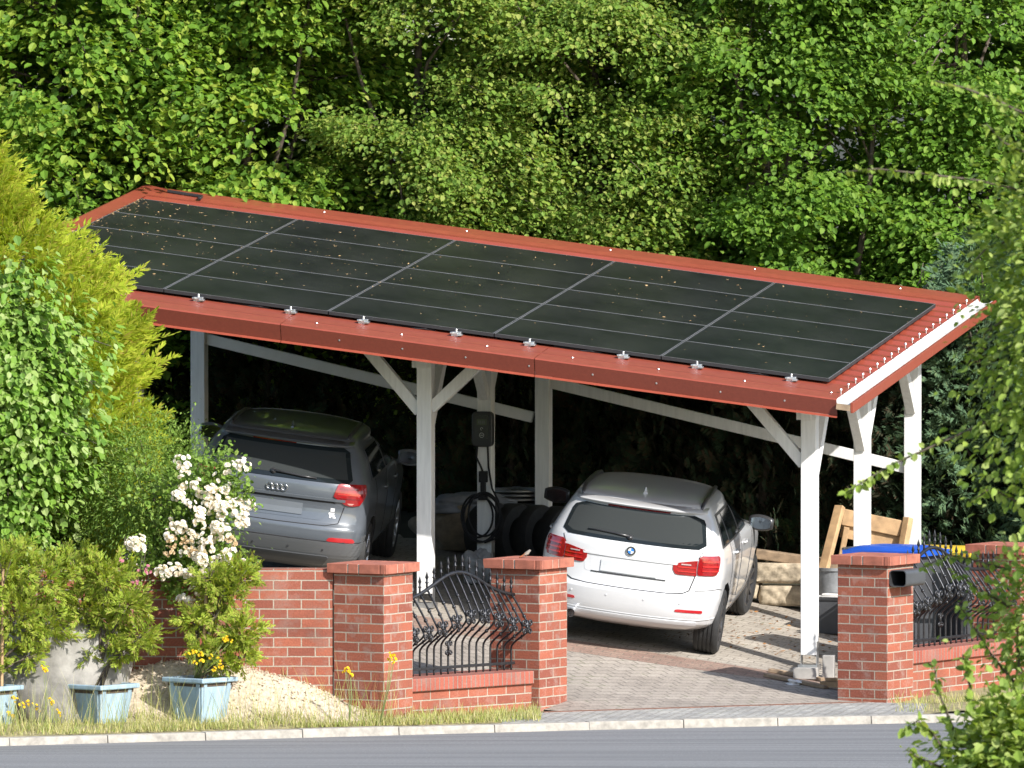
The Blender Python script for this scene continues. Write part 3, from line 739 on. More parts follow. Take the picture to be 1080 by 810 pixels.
def fence(pA, pB, z0, label_f, label_b, nb, crest):
    """plinth with rowlock top, and a bowed wrought iron panel standing on it, from pA to pB"""
    d = (pB - pA); L = d.length; d.normalize(); nrm = Vector((d.y, -d.x, 0)); mid = (pA + pB) / 2
    ang = math.atan2(d.y, d.x)
    b_ = thing('brick_plinth', (mid.x, mid.y, -.1), label_b, 'plinth', 'brick plinths under the iron fence', rotz=ang)
    W = .46
    mb = MB(); mb.box((0, 0, (z0 - .1 + .1) / 2 - .0), (L - .004, W, z0 - .12 + .1)); mb.build('plinth_wall', M['brickwall'], b_, bevel=.003)
    mb = MB(); mb.box((0, -.012, z0 + .1 - .056), (L - .006, W + .05, .126)); mb.build('rowlock_top', M['rowlock'], b_, bevel=.008)
    t = thing('iron_fence', (mid.x, mid.y, z0), label_f, 'fence', 'bowed iron fence panels', rotz=ang)
    zb, zt = .075, .73
    def arch(s):                         # bell shaped top rail
        x = (s - crest) / .62
        return zt + .27 * math.exp(-(x * x) * 1.6)
    def off(z, ht):                      # bow towards the road (local -y)
        k = z / ht
        if k < .30: return 0
        if k < .58: return .25 * sm((k - .30) / .28)
        return .25 * (1 - (k - .58) / .42) ** .9 if k < 1 else 0
    mb = MB(); mb.box((0, 0, zb), (L - .02, .030, .028)); mb.build('bottom_rail', M['iron'], t, bevel=.003)
    mb = MB(); pts = [(-L / 2 + .01 + (L - .02) * i / 28, 0, arch((L) * i / 28)) for i in range(29)]
    mb.tube(pts, .019, 8); mb.build('top_rail', M['iron'], t, smooth=True)
    for i in range(nb):
        s = (i + .5) * L / nb; x = s - L / 2; ht = arch(s); tip = ht + .17
        path = []
        for k in range(26):
            z = .0 + ht * k / 25; path.append((x, -off(z, ht), z))
        mb = MB(); mb.tube(path, .0105, 6)
        # collars: belly knots and twist
        zc = ht * (.72 if i % 2 else .80)
        for zz, rr in ((zc, .019), (ht * .45, .018 if i % 2 == 0 else .010)):
            mb.lathe([(.006, -.02), (rr, -.008), (rr, .008), (.006, .02)], 8, Matrix.Translation((x, -off(zz, ht), zz)))
        if i % 2:
            for k in range(9):
                zz = ht * (.62 + .012 * k); mb.lathe([(.008, -.006), (.0135, 0), (.008, .006)], 6, Matrix.Translation((x, -off(zz, ht), zz)))
        ob = mb.build('bar', M['iron'], t, smooth=True)
        mb = MB(); mb.tube([(x, 0, ht), (x, 0, tip - .06)], .0105, 6)
        mb.lathe([(.008, 0), (.020, .012), (.008, .024)], 8, Matrix.Translation((x, 0, ht + .055)))
        mb.lathe([(.006, 0), (.018, .022), (.0, .085)], 8, Matrix.Translation((x, 0, tip - .075)))
        mb.build('spear_tip', M['iron'], ob, smooth=True)
    # scrolls riding on the belly
    def spiral(cx, cz, r, a0, turns, sgn, y):
        pts = []
        for k in range(22):
            tt = k / 21; a = a0 + sgn * turns * 2 * math.pi * tt; rr = r * (1 - .78 * tt); pts.append((cx + rr * math.cos(a), y, cz + rr * math.sin(a)))
        return pts
    for i in range(0, nb - 1, 2):
        s = (i + 1.0) * L / nb; x = s - L / 2; ht = arch(s); zc = ht * .58; y = -off(zc, ht) - .012
        mb = MB()
        for sg in (-1, 1):
            mb.tube(spiral(x + sg * .042, zc + .045, .036, math.pi / 2 - sg * math.pi / 2 + math.pi, 1.2, sg, y), .010, 6)
            mb.tube(spiral(x + sg * .036, zc - .045, .032, math.pi / 2 - sg * math.pi / 2 + math.pi, 1.2, -sg, y), .009, 6)
        mb.tube([(x, y, zc - .06), (x, y - .004, zc), (x, y, zc + .07)], .011, 6); mb.lathe([(0, -.018), (.024, 0), (0, .018)], 8, Matrix.Translation((x, y, zc)))
        mb.build('scroll', M['iron'], t, smooth=True)
    mb = MB(); s = L * .47; ht = arch(s); zc = ht * .27; y = -off(zc, ht) - .012; x = s - L / 2
    for sg in (-1, 1):
        for sz in (-1, 1): mb.tube(spiral(x + sg * .026, zc + sz * .05, .026, math.pi * (1 if sg > 0 else 0), 1.1, sg * sz, y), .009, 6)
    mb.tube([(x, y, zc - .075), (x, y, zc + .075)], .009, 6); mb.build('rosette', M['iron'], t, smooth=True)
    return t
fA = N1 + UR * PW + UL * PW / 2; fB = N2 + UL * PW / 2
fence(fA, fB, .385, 'bowed black wrought iron fence panel between the two brick pillars left of the white car',
      'low brick plinth under the iron fence left of the white car', 18, (fB - fA).length * .55)
gA = N3 + UR * PW + UL * PW / 2; gB = N4 + UL * PW / 2; gA.z = gB.z = 0
fence(gA, gB, .47, 'bowed black wrought iron fence panel in front of the rubbish bins', 'low brick plinth under the iron fence by the bins', 20, (gB - gA).length * .40)
# newspaper tube on the third pillar
c = N3 + UR * (PW * .42) + Vector((.87, -.49, 0)) * .10 + Vector((0, 0, 1.235))
t = thing('newspaper_tube', c, 'black plastic newspaper tube fixed to the side of the brick pillar', 'mailbox', rotz=R(60.7) )
def rrect(w, h, r, n=5):
    pts = []
    for (cx, cz, a0) in ((w / 2 - r, h / 2 - r, 0), (-w / 2 + r, h / 2 - r, 90), (-w / 2 + r, -h / 2 + r, 180), (w / 2 - r, -h / 2 + r, 270)):
        for k in range(n + 1):
            a = R(a0 + 90 * k / n); pts.append((cx + r * math.cos(a), cz + r * math.sin(a)))
    return pts
mb = MB(); out = rrect(.19, .165, .04); inn = rrect(.174, .149, .034)
L = .42; rows = [[Vector((-L / 2, y, z)) for y, z in inn + inn[:1]], [Vector((-L / 2, y, z)) for y, z in out + out[:1]], [Vector((L / 2, y, z)) for y, z in out + out[:1]]]
mb.grid(rows); mb.add([Vector((L / 2, y, z)) for y, z in out], [tuple(range(len(out)))])
mb.build('tube_shell', M['binbody'], t)
mb = MB(); mb.grid([[Vector((-L / 2, y, z)) for y, z in inn + inn[:1]], [Vector((L / 2 - .02, y, z)) for y, z in inn + inn[:1]]]); mb.add([Vector((L / 2 - .02, y, z)) for y, z in inn], [tuple(range(len(inn)))])
mb.build('tube_inside', M['blackmatt'], t)

# ================================================================== cars
def carpaint(name, c, rough=0.28, metal=0.0, coat=0.8):
    m, t, bs = nmat(name)
    v = coords(t); n = N(t, 'ShaderNodeTexNoise', i_Scale=3.0, i_Detail=6.0); t.links.new(v, n.inputs['Vector'])
    r = ramp(t, [(0.3, tuple(x * .95 for x in c)), (0.7, c)]); t.links.new(n.outputs[0], r.inputs[0]); t.links.new(r.outputs[0], bs.inputs['Base Color'])
    bs.inputs['Roughness'].default_value = rough; bs.inputs['Metallic'].default_value = metal
    bs.inputs['Coat Weight'].default_value = coat; bs.inputs['Coat Roughness'].default_value = 0.05
    return m
M['carwhite'] = carpaint('white_car_paint', (0.55, 0.55, 0.552))
M['cargrey'] = carpaint('grey_car_paint', (0.10, 0.112, 0.128), .28, .12)
M['cladgrey'] = carpaint('light_grey_cladding', (0.115, 0.12, 0.125), .42, .1, .2)
M['roofblack'] = carpaint('dark_roof_paint', (0.035, 0.037, 0.042), .25, .2)
def glassmat(name, c=(0.012, 0.016, 0.018)):
    m, t, bs = nmat(name); bs.inputs['Base Color'].default_value = (*c, 1); bs.inputs['Roughness'].default_value = .06
    bs.inputs['Specular IOR Level'].default_value = .35; return m
M['carglass'] = glassmat('dark_car_glass')
def seethrough():
    m, t, bs = nmat('rear_window_glass'); bs.inputs['Base Color'].default_value = (.01, .014, .016, 1); bs.inputs['Roughness'].default_value = .04
    tr = N(t, 'ShaderNodeBsdfTransparent'); tr.inputs[0].default_value = (.50, .56, .55, 1)
    mx = N(t, 'ShaderNodeMixShader'); mx.inputs[0].default_value = .62
    t.links.new(bs.outputs[0], mx.inputs[1]); t.links.new(tr.outputs[0], mx.inputs[2]); t.links.new(mx.outputs[0], t.nodes['Material Output'].inputs[0]); return m
def lampmat(name, c, emit=None):
    m, t, bs = nmat(name); v = coords(t, (1, 1, 1)); n = N(t, 'ShaderNodeTexWave', i_Scale=9.0, i_Distortion=0.6, bands_direction='Z'); t.links.new(v, n.inputs['Vector'])
    r = ramp(t, [(0.2, tuple(x * .45 for x in c)), (0.6, c)]); t.links.new(n.outputs[0], r.inputs[0]); t.links.new(r.outputs[0], bs.inputs['Base Color'])
    bs.inputs['Roughness'].default_value = .12; bs.inputs['Coat Weight'].default_value = 1.0; return m
M['lampred'] = plain('red_tail_lamp', (0.24, 0.006, 0.008), .15, var=.25, scale=14, coat=1.0); M['lampbright'] = plain('bright_lamp_strip', (0.42, 0.016, 0.014), .2, var=.15, coat=1.0)
M['lampclear'] = plain('clear_lamp_strip', (0.40, 0.30, 0.29), .2, var=.1, coat=1.0)
M['lampdark'] = plain('dark_red_lamp', (0.16, 0.008, 0.010), .2, var=.2, coat=1.0)
M['chrome'] = plain('chrome', (0.75, 0.75, 0.76), .15, metal=1.0, var=.05)
M['rim'] = plain('alloy_rim', (0.10, 0.10, 0.105), .35, metal=.7, var=.15)
M['rim2'] = plain('dull_wheel_cover', (0.20, 0.20, 0.20), .45, metal=.3, var=.25)
M['cloth2'] = plain('pale_grey_cloth', (0.34, 0.34, 0.34), .8, var=.25, scale=8, bmp=.3)
M['rimsilver'] = plain('silver_alloy', (0.50, 0.50, 0.51), .35, metal=.8, var=.15)
M['plate'] = plain('blank_white_plate', (0.46, 0.47, 0.47), .4, var=.03)
M['plategrey'] = plain('blank_grey_plate', (0.125, 0.138, 0.154), .4, var=.05)
M['seam'] = plain('panel_gap_and_shade', (0.02, 0.02, 0.022), .8, var=.1)
M['trim'] = plain('black_trim', (0.03, 0.03, 0.032), .3, var=.15)
M['interior'] = plain('car_interior', (0.10, 0.095, 0.085), .9, var=.3)
M['blue'] = plain('blue_enamel', (0.02, 0.17, 0.55), .3, var=.05); M['whitemark'] = plain('white_mark', (0.55, 0.55, 0.55), .4, var=.04)

def hermite(xs, ys):
    xs = np.array(xs, float); ys = np.array(ys, float); h = np.diff(xs); dl = np.diff(ys) / h; m = np.zeros(len(xs))
    for i in range(1, len(xs) - 1):
        if dl[i - 1] * dl[i] > 0: m[i] = 2 * dl[i - 1] * dl[i] / (dl[i - 1] + dl[i])
    m[0], m[-1] = dl[0], dl[-1]
    def f(x):
        x = min(max(x, xs[0]), xs[-1]); i = int(min(np.searchsorted(xs, x, side='right') - 1, len(xs) - 2)); t = (x - xs[i]) / h[i]
        return ((2 * t ** 3 - 3 * t * t + 1) * ys[i] + (t ** 3 - 2 * t * t + t) * h[i] * m[i] + (-2 * t ** 3 + 3 * t * t) * ys[i + 1] + (t ** 3 - t * t) * h[i] * m[i + 1])
    return f
class Car:
    """body made of stacked outlines; x forward from the tail, y to the left, z up"""
    def __init__(s, prof, L, cr=.42, cf=.75, n=3.0, bow=.07, taper=.06):
        z = [p[0] for p in prof]; s.zr = (z[0], z[-1]); s.zs = z
        s.xr = hermite(z, [p[1] for p in prof]); s.xf = hermite(z, [p[2] for p in prof]); s.w = hermite(z, [p[3] for p in prof])
        s.L, s.cr, s.cf, s.n, s.bow, s.tp = L, cr, cf, n, bow, taper; s.cache = {}
    def half(s, z):
        """right half outline, from the tail centre round the side to the nose centre: arrays x, y(>=0)"""
        k = round(z, 4)
        if k in s.cache: return s.cache[k]
        xr, xf, w = s.xr(z), s.xf(z), max(.02, s.w(z)); n = s.n; span = max(.05, xf - xr)
        cr = min(s.cr, span * .35); cf = min(s.cf, span * .42)
        th = np.linspace(0, math.pi / 2, 60)
        t = np.sin(th) ** (2 / n); x = xr + s.bow * t * t * min(1, cr / s.cr) + cr * (1 - np.cos(th) ** (2 / n)); y = w * t
        xs = np.linspace(x[-1], xf - cf - .05, 60)[1:]
        th2 = np.linspace(math.pi / 2, 0, 40); t2 = np.sin(th2) ** (2 / 2.6)
        x2 = xf - .05 * 0 - cf * (1 - np.cos(th2) ** (2 / 2.6)) - .05 * t2 * t2; y2 = w * t2
        X = np.concatenate([x, xs, x2[1:]]); Y = np.concatenate([y, np.full(len(xs), w), y2[1:]])
        Y = Y * (1 - s.tp * np.abs(2 * (X - s.L * .5) / s.L) ** 3)
        S = np.concatenate([[0], np.cumsum(np.hypot(np.diff(X), np.diff(Y)))])
        s.cache[k] = (X, Y, S); return s.cache[k]
    def O(s, sv, z, off=0.0):
        """point on the skin at arc position sv (positive: right side, y<0), pushed out by off"""
        X, Y, S = s.half(z); q = min(abs(sv), S[-1]); sg = 1 if sv >= 0 else -1
        def p(zz, qq):
            X, Y, S = s.half(zz); return Vector((np.interp(qq, S, X), -sg * np.interp(qq, S, Y), zz))
        b = p(z, q)
        if off:
            d1 = p(z, min(q + .015, S[-1])) - p(z, max(q - .015, 0)); zz1 = min(z + .012, s.zr[1]); zz0 = max(z - .012, s.zr[0])
            X1, Y1, S1 = s.half(zz1); X0, Y0, S0 = s.half(zz0)
            d2 = Vector((np.interp(q, S1, X1) - np.interp(q, S0, X0), -sg * (np.interp(q, S1, Y1) - np.interp(q, S0, Y0)), zz1 - zz0))
            if q < .02: d1 = Vector((0, -sg, 0))
            nn = d1.cross(d2) * (sg); nn.normalize()
            if nn.x > 0.3 and b.x < s.L * .3: nn = -nn
            if b.x >= .6 and nn.y * -sg < 0: nn = -nn
            if b.x < .6 and nn.x > 0 and abs(nn.y) < .8: nn = -nn
            b = b + nn * off
        return b
    def s_at_y(s, y, z): X, Y, S = s.half(z); i = int(np.argmax(Y)); return float(np.interp(abs(y), Y[:i + 1], S[:i + 1])) * (1 if y >= 0 else -1)
    def s_at_x(s, x, z): X, Y, S = s.half(z); return float(np.interp(x, X, S))
    def ztop(s, x, y):
        for z in np.linspace(s.zr[1], s.zr[1] * .6, 160):
            X, Y, S = s.half(z)
            if X[0] < x < X[-1] and np.interp(x, X, Y) >= abs(y): return z
        return s.zr[1] * .6
    def shell(s, nz=46, ns=52):
        zz = np.linspace(s.zr[0], s.zr[1], nz); zz = np.unique(np.concatenate([zz, s.zs])); mb = MB(); rows = []
        for z in zz:
            X, Y, S = s.half(z)
            base = np.concatenate([np.linspace(0, .5, 14)[:-1] ** 1.0 * 2 * min(1.15, S[-1] * .3), np.linspace(min(1.15, S[-1] * .3), S[-1], ns - 13)])
            xs = np.interp(base, S, X); ys = np.interp(base, S, Y); ys[0] = 0; ys[-1] = 0
            ring = [Vector((x, -y, z)) for x, y in zip(xs, ys)] + [Vector((x, y, z)) for x, y in zip(xs[-2:0:-1], ys[-2:0:-1])]
            rows.append(ring)
        n = len(rows[0]); vs = [p for r in rows for p in r]; fs = []
        for i in range(len(rows) - 1):
            for j in range(n): k = (j + 1) % n; fs.append((i * n + j, i * n + k, (i + 1) * n + k, (i + 1) * n + j))
        c0 = len(vs); vs.append(Vector((s.L / 2, 0, s.zr[0]))); c1 = len(vs); vs.append(sum(rows[-1], Vector()) / n)
        for j in range(n): k = (j + 1) % n; fs.append((k, j, c0)); o = (len(rows) - 1) * n; fs.append((o + j, o + k, c1))
        return mb.add(vs, fs)
    def patch(s, bounds, off=.006, nz=9, ns=14, depth=.014):
        """bounds: (z, s_left, s_right) rows, bottom to top; a skin piece standing proud of the body by off"""
        b = sorted(bounds); z = [q[0] for q in b]; l = [q[1] for q in b]; r = [q[2] for q in b]
        zz = np.unique(np.concatenate([np.linspace(z[0], z[-1], nz), z])); mb = MB(); rows = []; low = []
        for q in zz:
            a, c = np.interp(q, z, l), np.interp(q, z, r)
            rows.append([s.O(lerp(a, c, i / ns), q, off) for i in range(ns + 1)]); low.append([s.O(lerp(a, c, i / ns), q, off - depth) for i in range(ns + 1)])
        mb.grid(rows)
        for A, B in ((rows[0], low[0]), (rows[-1], low[-1]), ([q[0] for q in rows], [q[0] for q in low]), ([q[-1] for q in rows], [q[-1] for q in low])): mb.grid([A, B])
        return mb
    def line(s, pts, r=.004, off=.001):
        """thin dark seam following skin points (s, z)"""
        P = []
        for (s0, z0), (s1, z1) in zip(pts[:-1], pts[1:]):
            for k in range(6): t = k / 6; P.append(s.O(lerp(s0, s1, t), lerp(z0, z1, t), off))
        P.append(s.O(*pts[-1], off)); mb = MB(); mb.tube(P, r, 6); return mb
def cut_arches(body, cars, centers, rad, zc, ywid, matdark):
    me = body.data; me.materials.append(matdark)
    mb = MB()
    for x in centers:
        for sg in (-1, 1):
            mb.lathe([(rad, -ywid / 2), (rad, ywid / 2)], 40, Matrix.Translation((x, sg * (1.0 - ywid / 2 + .06), zc)) @ Matrix.Rotation(R(90), 4, 'X'))
    cut = mb.build('cutter', matdark)
    bo = body.modifiers.new('arch', 'BOOLEAN'); bo.object = cut; bo.operation = 'DIFFERENCE'; bo.solver = 'EXACT'
    dg = bpy.context.evaluated_depsgraph_get(); ev = body.evaluated_get(dg); nm = bpy.data.meshes.new_from_object(ev)
    body.modifiers.clear(); body.data = nm
    bpy.data.objects.remove(cut)
    mats = [m.name for m in nm.materials]
    for p in nm.polygons:
        c = p.center
        for x in centers:
            d = math.hypot(c.x - x, c.z - zc)
            if d < rad + .002 and abs(c.y) > 1.0 - ywid - .2 and (abs(d - rad) < .012 or d < rad - .01): p.material_index = len(nm.materials) - 1
    return body
def wheel_mesh(root, x, y, zc, rad, wid, rimr, spokes, rimmat, steer=0.0, label=None):
    sg = 1 if y > 0 else -1
    mt = Matrix.Translation((x, y, zc)) @ Matrix.Rotation(steer, 4, 'Z') @ Matrix.Rotation(R(-90 * sg), 4, 'X')
    h = wid / 2
    mb = MB(); prof = [(rimr, -h + .01), (rimr + .02, -h)] + [(rad - .028, -h), (rad - .008, -h + .018), (rad, -h + .04)]
    zg = -h + .04
    for k in range(4):
        zz = -h + .04 + (wid - .08) * (k + .5) / 4.0
        prof += [(rad, zz - .010), (rad - .009, zz - .007), (rad - .009, zz + .003), (rad, zz + .006)]
    prof += [(rad, h - .04), (rad - .008, h - .018), (rad - .028, h), (rimr + .02, h), (rimr, h - .01), (rimr - .01, -h + .01)]
    mb.lathe(prof, 44, mt); w_ = mb.build('wheel', M['rubber'], root); autosmooth(w_, 40)
    mb = MB(); mb.lathe([(rimr - .012, -h + .03), (rimr, h - .03), (rimr + .004, h - .008), (rimr - .018, h - .012), (rimr - .022, h - .06), (.02, h - .10)], 40, mt)
    for k in range(spokes):
        a = 2 * math.pi * k / spokes; ca, sa = math.cos(a), math.sin(a)
        P = lambda r, t, zz: mt @ Vector((r * ca - t * sa, r * sa + t * ca, zz))
        mb.hexa([P(.03, -.03, h - .07), P(rimr - .01, -.020, h - .05), P(rimr - .01, .020, h - .05), P(.03, .03, h - .07)],
                [P(.03, -.024, h - .022), P(rimr - .01, -.014, h - .012), P(rimr - .01, .014, h - .012), P(.03, .024, h - .022)])
    mb.lathe([(.07, h - .07), (.065, h - .02), (.03, h - .012), (0, h - .012)], 20, mt); r_ = mb.build('rim', rimmat, w_); autosmooth(r_, 35)
    return w_
def mirror(root, car, x, z, sg, wm, cm, out=.115):
    """sg = -1 right side"""
    y = sg * (np.interp(x, car.half(z)[0][:118], car.half(z)[1][:118])); mb = MB(); c = Vector((x + .02, y + sg * out, z + .08))
    prof = []
    for k in range(9):                 # rounded shell, wide end outboard
        t = k / 8; yy = lerp(-.12, .12, t); hh = .085 * math.sin(math.pi * (.18 + .68 * t)) ** .6; prof.append((yy, hh))
    rings = []
    for yy, hh in prof:
        rings.append([c + Vector((.075 * math.cos(a) * (1.0 if math.cos(a) > 0 else .45), sg * yy, hh * math.sin(a))) for a in [2 * math.pi * i / 16 for i in range(16)]])
    vs = [p for r in rings for p in r]; fs = [(i * 16 + j, i * 16 + (j + 1) % 16, (i + 1) * 16 + (j + 1) % 16, (i + 1) * 16 + j) for i in range(8) for j in range(16)]
    fs += [tuple(range(15, -1, -1)), tuple(8 * 16 + j for j in range(16))]; mb.add(vs, fs)
    mb.tube([(x + .04, y - sg * .02, z + .02), (x + .03, y + sg * .06, z + .04), (x + .03, y + sg * .12, z + .06)], [.03, .024, .02], 8)
    o = mb.build('wing_mirror', wm, root, smooth=True)
    mb = MB(); mb.prism([c + Vector((-.038, sg * yy * .80, hh * s2 * .72)) for s2, rng_ in ((1, prof), (-1, prof[::-1])) for yy, hh in rng_], (-.004, 0, 0)); mb.build('mirror_glass', cm, o)
def place_car(t, a, b, psi, tail_out=True):
    """tail centre at carport plan position a, b; heading psi to the right of straight away from the camera"""
    p = RF(a, b); f = Vector((math.sin(psi), math.cos(psi), 0)); r = Vector((math.cos(psi), -math.sin(psi), 0))
    g = lambda q: padz(q.x, q.y)
    q0 = p; zc = g(RF(a, max(b, -.35))) if b < -.35 else g(p)
    fx = Vector((f.x, f.y, (g(p + f * 3.6) - g(p + f * .9)) / 2.7)).normalized(); rt = p + f * 2
    ry = Vector((r.x, r.y, (g(rt + r * .8) - g(rt - r * .8)) / 1.6)); left = -ry
    left = (left - fx * left.dot(fx)).normalized(); up = fx.cross(left)
    m = Matrix((fx, left, up)).transposed().to_4x4()
    m.translation = Vector((p.x, p.y, g(p + f * 2.2) - fx.z / math.hypot(fx.x, fx.y) * 2.2))
    t.matrix_world = m; t.location = m.translation; t.rotation_euler = m.to_euler()

# ------------------------------------------------------------------ white estate car
def white_car():
    t = thing('parked_car', (0, 0, 0), 'white estate car with red tail lamps parked facing away under the carport roof', 'car')
    prof = [(.24, .32, 4.30, .66), (.30, .13, 4.50, .80), (.36, .055, 4.57, .865), (.50, .012, 4.61, .895), (.62, .0, 4.60, .905), (.66, .030, 4.58, .905), (.70, .040, 4.55, .905),
            (.84, .060, 4.42, .908), (.95, .070, 4.10, .900), (1.03, .075, 3.62, .880), (1.09, .090, 3.20, .855), (1.14, .125, 3.08, .832), (1.28, .255, 2.78, .765), (1.41, .385, 2.46, .690),
            (1.445, .400, 2.52, .668), (1.47, .425, 2.46, .652), (1.492, .50, 2.38, .615), (1.508, .68, 2.25, .54), (1.517, .95, 2.05, .42), (1.52, 1.3, 1.8, .20)]
    c = Car(prof, 4.62, cr=.40, cf=.85, n=3.1, bow=.075, taper=.075)
    body = c.shell().build('body', M['carwhite'], t)
    RWX, FWX, WR = .80, 3.60, .335
    cut_arches(body, c, (RWX, FWX), .385, .34, .34, M['blackmatt'])
    autosmooth(body, 38)
    for x, st in ((RWX, 0), (FWX, R(-6))):
        for sg in (-1, 1): wheel_mesh(t, x, sg * .765, WR, WR, .235, .235, 10, M['rim'], st)
    # rear window: rounded trapezium
    sy = c.s_at_y
    def rw(z0, z1, y0, y1, e=.02):
        out = []
        for k in range(9):
            u = k / 8; z = lerp(z0, z1, u); y = lerp(y0, y1, u); ins = .10 * max(0, (u - .80) / .2) ** 2 + .07 * max(0, (.14 - u) / .14) ** 2
            q = sy(y - ins, z); out.append((z, -q, q))
        return out
    g = c.patch(rw(1.105, 1.400, .700, .622), .005, 14, 24).build('rear_window', M['carglass'], t, smooth=False); autosmooth(g, 30)
    inner = [(z, l + .05, r - .05) for (z, l, r) in rw(1.135, 1.385, .70, .62)]
    o = c.patch(inner, .0065, 10, 20, .003).build('inner_pane', M['carglass2'], g); autosmooth(o, 30)
    mb = c.patch([(1.402, -sy(.30, 1.402), sy(.30, 1.402)), (1.415, -sy(.30, 1.415), sy(.30, 1.415))], .008, 3, 10).build('brake_light', M['lampdark'], g)
    # roof spoiler lip over the window
    mb = MB(); rows = []
    for (dx, z) in ((.035, 1.412), (-.045, 1.420), (-.055, 1.434), (.05, 1.474)):
        rows.append([Vector((c.O(sy(y, 1.44), 1.44).x + dx, -y, z + .006 - .05 * abs(y) ** 3)) for y in np.linspace(-.635, .635, 25)])
    mb.grid(rows); o = mb.build('roof_spoiler', M['carwhite'], t); o.modifiers.new('s', 'SOLIDIFY').thickness = .01; autosmooth(o, 40)
    # tail lamps: outer piece on the flank, inner piece on the tailgate
    for sg in (-1, 1):
        def lm(rows): return [(z, *sorted((sg * a, sg * b))) for (z, a, b) in rows]
        e = c.s_at_x(.36, .95)
        l = c.patch(lm([(.856, .675, e - .10), (.864, .660, e - .055), (.90, .655, e - .03), (.98, .655, e - .01), (1.035, .665, e - .005), (1.050, .69, e - .03)]), .012, 10, 14, .03).build('tail_lamp', M['lampred'], t); autosmooth(l, 35)
        l2 = c.patch(lm([(.850, .470, .650), (.858, .440, .650), (.900, .415, .645), (.945, .415, .645), (.965, .440, .645), (.990, .56, .648), (1.000, .62, .650)]), .011, 9, 12, .03).build('tail_lamp', M['lampred'], t); autosmooth(l2, 35)
        for z0 in (.895, .940, .985):
            c.patch(lm([(z0, .70, e - .04), (z0 + .014, .70, e - .03)]), .019, 2, 14, .010).build('lamp_strip', M['lampbright'], l)
        for z0 in (.880, .922):
            c.patch(lm([(z0, .46, .635), (z0 + .012, .46, .635)]), .018, 2, 12, .010).build('lamp_strip', M['lampbright'], l2)
        c.patch(lm([(.950, .49, .585), (.962, .49, .585)]), .018, 2, 12, .010).build('reversing_lamp', M['lampclear'], l2)
        c.patch(lm([(.478, .50, .76), (.484, .485, .77), (.502, .49, .77), (.508, .52, .76)]), .004, 4, 8).build('reflector', M['lampdark2'], t)
        mirror(t, c, 2.95, .985, sg, M['trim'], M['mirrorglass'], .07 if sg < 0 else .17)
        # side windows and their frames
        def sx(x, z): return c.s_at_x(x, z)
        def sw(x0b, x0t, x1b, x1t, z0=1.115, z1=1.375): return [(lerp(z0, z1, k / 6), *sorted((sg * sx(lerp(x0b, x0t, k / 6), lerp(z0, z1, k / 6)), sg * sx(lerp(x1b, x1t, k / 6), lerp(z0, z1, k / 6))))) for k in range(7)]
        fr = c.patch(sw(.58, .80, 2.86, 2.38, 1.095, 1.395), .003, 9, 30, .012).build('window_frame', M['trim'], t); autosmooth(fr, 35)
        for a in ((.66, .86, 1.02, 1.06), (1.08, 1.12, 1.80, 1.78), (1.89, 1.86, 2.76, 2.38)):
            o = c.patch(sw(*a, 1.115, 1.375), .006, 9, 12, .006).build('side_window', M['carglass'], fr); autosmooth(o, 35)
        for x0 in (1.08, 1.86):
            z = .98; q = sg * sx(x0 + .18, z); mb = MB(); P = c.O(q, z, .022); Q = c.O(sg * sx(x0 + .36, z), z, .022)
            mb.tube([c.O(sg * sx(x0 + .16, z), z, .0), P, (P + Q) / 2, Q, c.O(sg * sx(x0 + .39, z), z, 0)], .012, 8); mb.build('door_handle', M['carwhite'], t, smooth=True)
        for x0 in (1.07, 1.85, 2.83):
            c.line([(sg * sx(x0 - (.0 if x0 > 1.5 else -.05), .46), .46), (sg * sx(x0, .8), .8), (sg * sx(x0, 1.09), 1.09)], .0035).build('door_seam', M['seam'], t)
        c.line([(sg * sx(RWX + .40, .36), .36), (sg * sx(2.2, .355), .355), (sg * sx(FWX - .42, .36), .36)], .012, 0).build('side_sill', M['trim'], t)
        # roof rail
        P = [Vector((x, -sg * yy, c.ztop(x, yy) + dz)) for x, yy, dz in ((.60, .575, .0), (.68, .58, .022), (.9, .585, .028), (1.3, .585, .028), (1.7, .575, .026), (2.0, .56, .018), (2.1, .555, .0))]
        mb = MB(); mb.tube(P, [.012, .020, .022, .022, .022, .018, .012], 8); mb.build('roof_rail', M['trim'], t, smooth=True)
    # number plate recess, blank plate, emblem
    zp = .83
    mb = c.patch([(.775, -.40, .40), (.79, -.425, .425), (.93, -.45, .45), (.945, -.44, .44)], .002, 6, 12, .01).build('plate_recess', M['carwhite'], t)
    c.patch([(.943, -.45, .45), (.962, -.46, .46)], .012, 2, 12, .03).build('tailgate_handle', M['carwhite'], t)
    c.patch([(.770, -.36, .36), (.782, -.36, .36)], .006, 2, 12, .012).build('recess_painted_shadow', M['seam'], t)  # dark strip painted as the shade along the plate recess
    o = c.patch([(.792, -.27, .27), (.902, -.27, .27)], .012, 3, 10, .012).build('number_plate', M['plate'], t)
    m4 = Matrix.Translation(c.O(0, 1.025, .002)) @ Matrix.Rotation(R(-90), 4, 'Y') @ Matrix.Rotation(R(6), 4, 'Y')
    e = MB(); e.lathe([(.047, 0), (.045, .008), (.040, .010), (0, .010)], 28, m4); e = e.build('emblem', M['trim'], t)
    for k in range(4):
        mb = MB(); a0 = math.pi / 2 * k; pts = [m4 @ Vector((0, 0, .0115))] + [m4 @ Vector((.029 * math.cos(a0 + math.pi / 2 * i / 7), .029 * math.sin(a0 + math.pi / 2 * i / 7), .0115)) for i in range(8)]
        mb.add(pts, [(0, i, i + 1) for i in range(1, 8)]); mb.build('emblem_quarter', M['blue'] if k % 2 else M['whitemark'], e)
